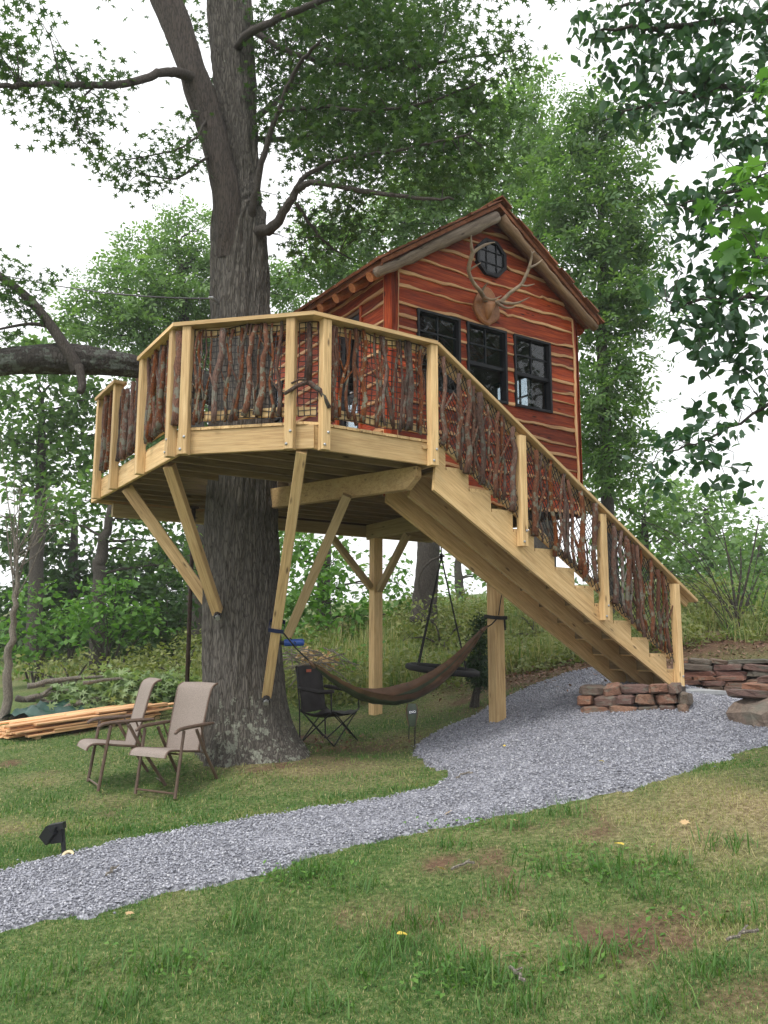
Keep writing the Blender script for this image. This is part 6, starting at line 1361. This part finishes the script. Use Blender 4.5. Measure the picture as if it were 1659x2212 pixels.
# disc swing under the cabin
sc_ = Vector(L(3.15, 2.2, 0)); apex = Vector((sc_.x, sc_.y, 2.72)); dc = Vector((sc_.x, sc_.y, 1.24)); swg = thing('disc_swing', (dc.x, dc.y, h1(dc.x, dc.y)), 'round black saucer swing hanging on four ropes below the cabin', 'swing')
tl = Vector((.10, -.04, 1)).normalized(); a = Vector((1, 0, 0)); a = (a - tl * a.dot(tl)).normalized(); b = tl.cross(a); RD = .455
m = MB(); m.tube([dc + (a * math.cos(t) + b * math.sin(t)) * RD for t in np.linspace(0, 2 * np.pi, 33)], .040, 8, cap=False, wob=.06); rim = m.build('rim', M['rope'], swg, smooth=True)
m = MB(); m.add([dc - tl * .03 + (a * math.cos(t) + b * math.sin(t)) * RD for t in np.linspace(0, 2 * np.pi, 25)[:-1]] + [dc - tl * .09], [(i, (i + 1) % 24, 24) for i in range(24)]); m.build('seat', M['rope'], swg)
for k in range(4):
    th = R(40 + 90 * k); e = dc + (a * math.cos(th) + b * math.sin(th)) * RD; m = MB(); m.tube([e, e.lerp(apex, .5), apex], .011, 6, wob=.1); m.build('rope', M['rope'], swg)
m = MB(); m.tube([apex - zx * .03, apex + zx * .05], .022, 8); m.tube([apex + zx * .05, Vector((apex.x, apex.y, 3.15))], .010, 6); m.build('hanger', M['rope'], swg)
# fire pole
pp = at(404, 1480, 10.9); pl = thing('fire_pole', (pp.x, pp.y, h1(pp.x, pp.y)), 'thin rusty brown metal pole standing behind the trunk up to the deck', 'pole')
m = MB(); m.tube([(pp.x, pp.y, h1(pp.x, pp.y) - .2), (pp.x, pp.y, 2.4), (pp.x, pp.y, ZB)], .028, 10); m.build('pole', M['rust'], pl, smooth=True)
m = MB(); m.tube([(pp.x, pp.y, ZB - .02), (pp.x, pp.y, ZB)], .07, 12); m.build('flange', M['rust'], pl)
# wire from the trunk
wa = at(458, 645, 9.28); wb = at(-120, 562, 9.0); wt = thing('guy_wire', wa, 'thin grey wire running left from an eye bolt in the trunk', 'wire')
m = MB(); m.tube([wa.lerp(wb, i / 12) - zx * .12 * (1 - (2 * i / 12 - 1) ** 2) for i in range(13)], [.010] * 5 + [.007] * 8, 5); m.build('wire', M['wire'], wt)
m = MB(); m.tube([wa + Vector((.05, .12, 0)), wa + Vector((0, -.02, 0)), wa + Vector((-.03, -.04, .0))], [.022, .022, .012], 8); m.build('eye_bolt', M['steel'], wt)

# ------------------------------------------------------------------ landscape spotlight
gS = ground(138, 1853); sp_ = thing('spotlight', gS, 'small black landscape spotlight on a stake beside the gravel path', 'lamp')
s0 = gS + Vector((-.022, 0, .235)); m = MB(); m.box((0, 0, 0), (.030, .014, .30)); Rm = Matrix.Rotation(R(-7), 3, 'Y'); m.v = [tuple(gS + Vector((-.010, 0, .10)) + Rm @ Vector(v)) for v in m.v]; m.build('stake', M['black'], sp_)
Rm = (Matrix.Rotation(R(28), 3, 'Y') @ Matrix.Rotation(R(-18), 3, 'Z') @ Matrix.Rotation(R(14), 3, 'X'))
def sbox(c, d, nm, Rq):
    m = MB(); m.box((0, 0, 0), d); m.v = [tuple(Vector(c) + Rq @ Vector(v)) for v in m.v]; return m.build(nm, M['black'], sp_)
hc = gS + Vector((-.115, -.02, .165)); sbox(hc, (.085, .055, .105), 'lamp_head', Rm @ Matrix.Rotation(R(12), 3, 'Y')); sbox(hc + Vector((.048, 0, .012)), (.014, .075, .125), 'bezel', Rm)
sbox(gS + Vector((-.060, .01, .150)), (.085, .06, .09), 'housing', Matrix.Rotation(R(-8), 3, 'Y')); sbox(gS + Vector((-.058, -.01, .222)), (.105, .07, .045), 'hood', Matrix.Rotation(R(-10), 3, 'Y'))

# ------------------------------------------------------------------ lumber, tarp, brush piles
ga, gb = ground(20, 1606), ground(366, 1548); ldir = (gb - ga); LL = ldir.length; ldir.normalize(); lsd = Vector((-ldir.y, ldir.x, 0))
lum = thing('lumber_pile', ga.lerp(gb, .5), 'low pile of orange cedar boards lying on the lawn behind the chairs', 'lumber')
for k in range(34):
    lay = k // 6; ln = random.uniform(1.0, 2.5); s_ = random.uniform(0, max(.05, LL - ln)); a = ga + ldir * s_ + lsd * (-.02 + (k % 6) * .135 + random.uniform(-.03, .03)); b = ga + ldir * (s_ + ln) + lsd * (-.02 + (k % 6) * .135 + random.uniform(-.05, .05))
    za = ga.z + (gb.z - ga.z) * s_ / LL + .04 + lay * .030; zb_ = ga.z + (gb.z - ga.z) * (s_ + ln) / LL + .04 + lay * .030
    beam('plank', (a.x, a.y, za + random.uniform(0, .03)), (b.x, b.y, zb_ + random.uniform(0, .03)), .026, random.uniform(.09, .15), M['cedar_cut'], lum)
for f in (.15, .6, .9): p = ga + ldir * LL * f; beam('skid', p - lsd * .05 + zx * .015, p + lsd * .65 + zx * .015, .05, .07, M['pine2'], lum)
ta, tb_ = ground(95, 1572), ground(330, 1528); td = tb_ - ta; m = MB(); NX, NY = 36, 12; tsd = Vector((-td.y, td.x, 0)).normalized()
for i in range(NX + 1):
    for j in range(NY + 1):
        f, g = i / NX, j / NY; p = ta + td * f + tsd * (g * .9 + .05 * math.sin(f * 9) + .20); z0_ = h1(p.x, p.y)
        hh = .02 + .15 * math.sin(math.pi * g) ** .7 * (.35 + .65 * math.sin(math.pi * min(1, f * 1.1)) ** .6) + (.22 * abs(float(fbm([f * 3.1], [g * 1.4], .5, 12, 4)[0] - .5)) * 2 + .03 * math.sin(f * 40 + g * 9)) * 1.0 * math.sin(math.pi * g)
        m.v.append((p.x, p.y, z0_ + max(.012, hh)))
for i in range(NX):
    for j in range(NY): a = i * (NY + 1) + j; m.f.append((a, a + NY + 1, a + NY + 2, a + 1)); m.m.append(0)
tag(m.build('tarp', M['tarp'], None, smooth=True), 'crumpled dark green tarp draped on the ground behind the lumber pile', 'tarp')
bp = ground(230, 1520); bpile = thing('brush_pile', bp, 'heap of cut branches with wilted pale leaves on the lawn behind the tarp', 'brush pile')
for (x0, y0, x1, y1, r) in [(60, 1482, 230, 1462, .045), (35, 1508, 150, 1535, .05), (55, 1512, 200, 1490, .045), (60, 1532, 210, 1505, .04), (95, 1500, 120, 1488, .03), (20, 1562, 140, 1545, .035), (60, 1560, 150, 1540, .03), (120, 1540, 260, 1500, .04), (150, 1515, 330, 1530, .03), (180, 1475, 300, 1470, .03)]:
    Yb = random.uniform(12.3, 12.8); p0, p1 = at(x0, y0, Yb - .1), at(x1, y1, Yb + .5); p0.z = max(p0.z, h1(p0.x, p0.y) + r * .7); m = MB(); c = wiggle(curve_pts([p0, p0.lerp(p1, .5) + zx * .04, p1], 4), .015); m.tube(c, lerp_list([r, r * .8, r * .4], len(c)), 7); m.build('branch', M['bark_pale'], bpile, smooth=True)
B = px_blobs([(200, 1495, 12.9, 50, .5), (260, 1480, 13.0, 60, .5), (160, 1525, 12.7, 40, .4), (310, 1490, 13.0, 60, .5), (360, 1480, 13.2, 50, .6), (130, 1500, 12.8, 30, .5), (230, 1515, 12.7, 50, .4), (400, 1500, 13.2, 40, .7), (120, 1540, 12.5, 30, .35)])
crown('foliage', B, 420, 10, .09, .15, 'star', M['paleleaf'], bpile, .55, .2)
bp2 = ground(690, 1510, 12); bpile2 = thing('brush_pile', bp2, 'tangle of dead brown sticks and dry leaves behind the hammock end', 'brush pile')
for k in range(46):
    c0 = at(random.uniform(620, 740), random.uniform(1405, 1470), 13.4 + random.uniform(-.4, .6)); dd = Vector((random.uniform(-.7, .7), random.uniform(-.3, .3), random.uniform(-.35, .35))); m = MB(); m.tube([c0 - dd * .7, c0 + Vector((0, 0, .05)), c0 + dd * .7], [.012, .010, .004], 5); m.build('dead_stick', M['bark_pale'], bpile2)
crown('dry_leaves', px_blobs([(680, 1415, 13.4, 28, .7), (705, 1430, 13.5, 25, .6)]), 500, 8, .06, .09, 'star', M['tanleaf'], bpile2)

# ------------------------------------------------------------------ stone walls and boulders
smesh = []
for i in range(9):
    x, y, z = .5, .5, .5; ch = .13; vs = []
    b = bpy.data.meshes.new('stone'); 

    q = bmesh.new(); bmesh.ops.create_cube(q, size=1.0); bmesh.ops.bevel(q, geom=q.edges[:] , offset=.16, segments=1, affect='EDGES', profile=.6)
    for v in q.verts: v.co += Vector((random.gauss(0, .035), random.gauss(0, .035), random.gauss(0, .045)))
    q.to_mesh(b); q.free(); b.materials.append(M['stone']); smesh.append(b)
def stone(parent, c, d, size, name='stone', tilt=.06, me=None):
    Mx = axes(c, Vector(d) + zx * random.gauss(0, tilt), zx + Vector((random.gauss(0, tilt), random.gauss(0, tilt), 0))); S_ = Matrix.Diagonal((*size, 1)); return link(name, me or random.choice(smesh), parent, Mx @ S_)
def stone_wall(label, pts, rows_, depth_, hrow, lrange, backfill=True):
    p0, p1 = Vector(pts[0]), Vector(pts[1]); d = (p1 - p0); ln = d.length; d.normalize(); sd_ = Vector((-d.y, d.x, 0))
    t = thing('stone_wall', p0.lerp(p1, .5), label, 'wall'); z = 0
    for r_i in range(rows_):
        h = hrow * random.uniform(.8, 1.25); s_ = -random.uniform(0, .15)
        while s_ < ln:
            l_ = min(random.uniform(*lrange), max(.12, ln - s_)); hh = h * random.uniform(.85, 1.1); p = p0 + d * (s_ + l_ / 2); pz = p0.z + (p1.z - p0.z) * (s_ + l_ / 2) / ln
            stone(t, Vector((p.x, p.y, pz + z + h / 2)) + sd_ * (random.uniform(-.03, .03) + r_i * .02), d, (l_ * 1.02, depth_ * random.uniform(.8, 1.1), hh * 1.06)); s_ += l_ + .012
        z += h
    m = MB(); m.prism([p0 + sd_ * .12 - zx * .1, p1 + sd_ * .12 - zx * .1, p1 + sd_ * .12 + zx * (z - .05), p0 + sd_ * .12 + zx * (z - .05)], sd_ * .35); m.build('earth_core', M['gap'], t)
    return t, z
w0_, w1_ = at(1466, 1492, 11.35), at(1740, 1496, 11.0)
stone_wall('long dry stone retaining wall of reddish flat stones right of the stairs', (w0_, w1_), 6, .28, .076, (.18, .55))
v0, v1 = ground(1266, 1536), ground(1470, 1534); v1.z = max(v1.z, v0.z); v0.z -= .04; v1.z -= .04
lw, _z = stone_wall('low short stack of mixed fieldstones under the foot of the stairs', (v0, v1), 3, .3, .098, (.16, .34))
bo = ground(1645, 1572); bt_ = thing('boulder', bo, 'big pale lichened boulder with flat red stones on top at the right edge', 'boulder')
bme = smesh[0].copy(); bme.materials.clear(); bme.materials.append(M['boulder'])
stone(bt_, bo + Vector((.12, .18, .10)), Vector((1, .25, .35)), (.58, .48, .36), 'boulder_stone', .02, bme)
for k, (dx, dy, dz, sx, sz_) in enumerate([(.15, .3, .30, .6, .09), (.30, .35, .38, .5, .08), (.42, .3, .46, .45, .09), (.5, .1, .2, .4, .3)]): stone(bt_, bo + Vector((dx, dy, dz)), Vector((1, .2, 0)), (sx, .42, sz_))
s0_, s1_ = at(1462, 1494, 10.15), at(1575, 1496, 10.3); sl_ = thing('stone_step', s0_, 'flat grey stone slab laid at the foot of the stairs', 'step')
beam('slab', s0_.lerp(s1_, 0) + wx * .22, s1_ + wx * .22, .05, .55, M['slab'], sl_)

# ------------------------------------------------------------------ fallen leaves and twigs, each a thing
lf = {k: fast_mesh('leaf', LEAF[k][0] + np.array([0, -.5, .0]) + rng.normal(0, .02, LEAF[k][0].shape), LEAF[k][1], M[mt], np.full(len(LEAF[k][0]), .5)) for k, mt in (('ovate', 'yellowleaf'), ('maple', 'tanleaf'), ('star', 'tanleaf'))}
def fallen(px, py, kind, s, label, grp):
    g = ground(px, py); o = link('fallen_leaf', lf[kind], None, Matrix.Translation(g + zx * .045) @ Matrix.Rotation(random.uniform(0, 6), 4, 'Z') @ Matrix.Rotation(random.uniform(-.5, .5), 4, 'X') @ Matrix.Diagonal((s, s, s, 1))); tag(o, label, 'leaf', grp)
fallen(870, 2037, 'ovate', .075, 'single bright yellow leaf on the grass at the bottom centre', 'fallen yellow leaves'); fallen(1338, 1838, 'ovate', .075, 'bright yellow leaf on the grass below the dry straw patch', 'fallen yellow leaves')
for q, kd, sz_, lb, gp in [((1110, 1785), 'star', .08, 'curled tan leaf on the grass just below the gravel, right of the path bend', 'fallen tan leaves'), ((968, 1768), 'star', .08, 'curled tan leaf at the middle of the gravel path edge', 'fallen tan leaves'), ((955, 1892), 'maple', .06, 'orange brown leaf beside the grey forked twig on the grass', 'fallen tan leaves'),
    ((1135, 1985), 'maple', .06, 'tan split leaf in the middle of the green turf left of the bare soil patch', 'fallen tan leaves'), ((280, 1990), 'maple', .055, 'orange leaf on the lawn just below the gravel path at the left', 'fallen tan leaves'), ((1480, 1790), 'maple', .06, 'small brown leaf on the dry straw coloured grass at the right', 'fallen tan leaves'),
    ((1300, 1655), 'ovate', .05, 'small orange leaf on the gravel apron below the short stone stack', 'fallen tan leaves'), ((1090, 1620), 'ovate', .045, 'small yellowish leaf on the gravel near the right support post', 'fallen tan leaves')]: fallen(*q, kd, sz_, lb, gp)
for i, (x0, y0, x1, y1, lb) in enumerate([(975, 1892, 1025, 1880, 'grey forked twig on the grass below the path'), (985, 1690, 1022, 1680, 'dark twig lying across the gravel near the lawn edge'), (1100, 2110, 1135, 2140, 'bent dry twig in the grass at the bottom'), (228, 1905, 250, 1890, 'small dark twig on the gravel path at the left'), (1570, 2050, 1640, 2030, 'grey stick on the bare soil at the right edge')]):
    a, b = ground(x0, y0), ground(x1, y1); m = MB(); m.tube(wiggle(curve_pts([a + zx * .04, a.lerp(b, .5) + zx * .055, b + zx * .045], 3), .008), .008, 5); m.tube([a.lerp(b, .4) + zx * .05, a.lerp(b, .7) + zx * .06 + Vector((.02, .06, 0))], .005, 4); tag(m.build('twig', M['bark_pale']), lb, 'twig')
g = ground(146, 1856); m = MB(); m.tube([g + Vector((.035 * math.cos(t), .03 * math.sin(t), .025 + .02 * math.sin(t))) for t in np.linspace(.2, 3.6, 9)], [.006, .010, .012, .013, .013, .013, .012, .010, .006], 6); tag(m.build('wood_shaving', M['shaving']), 'pale curled wood shaving beside the spotlight', 'wood shaving')
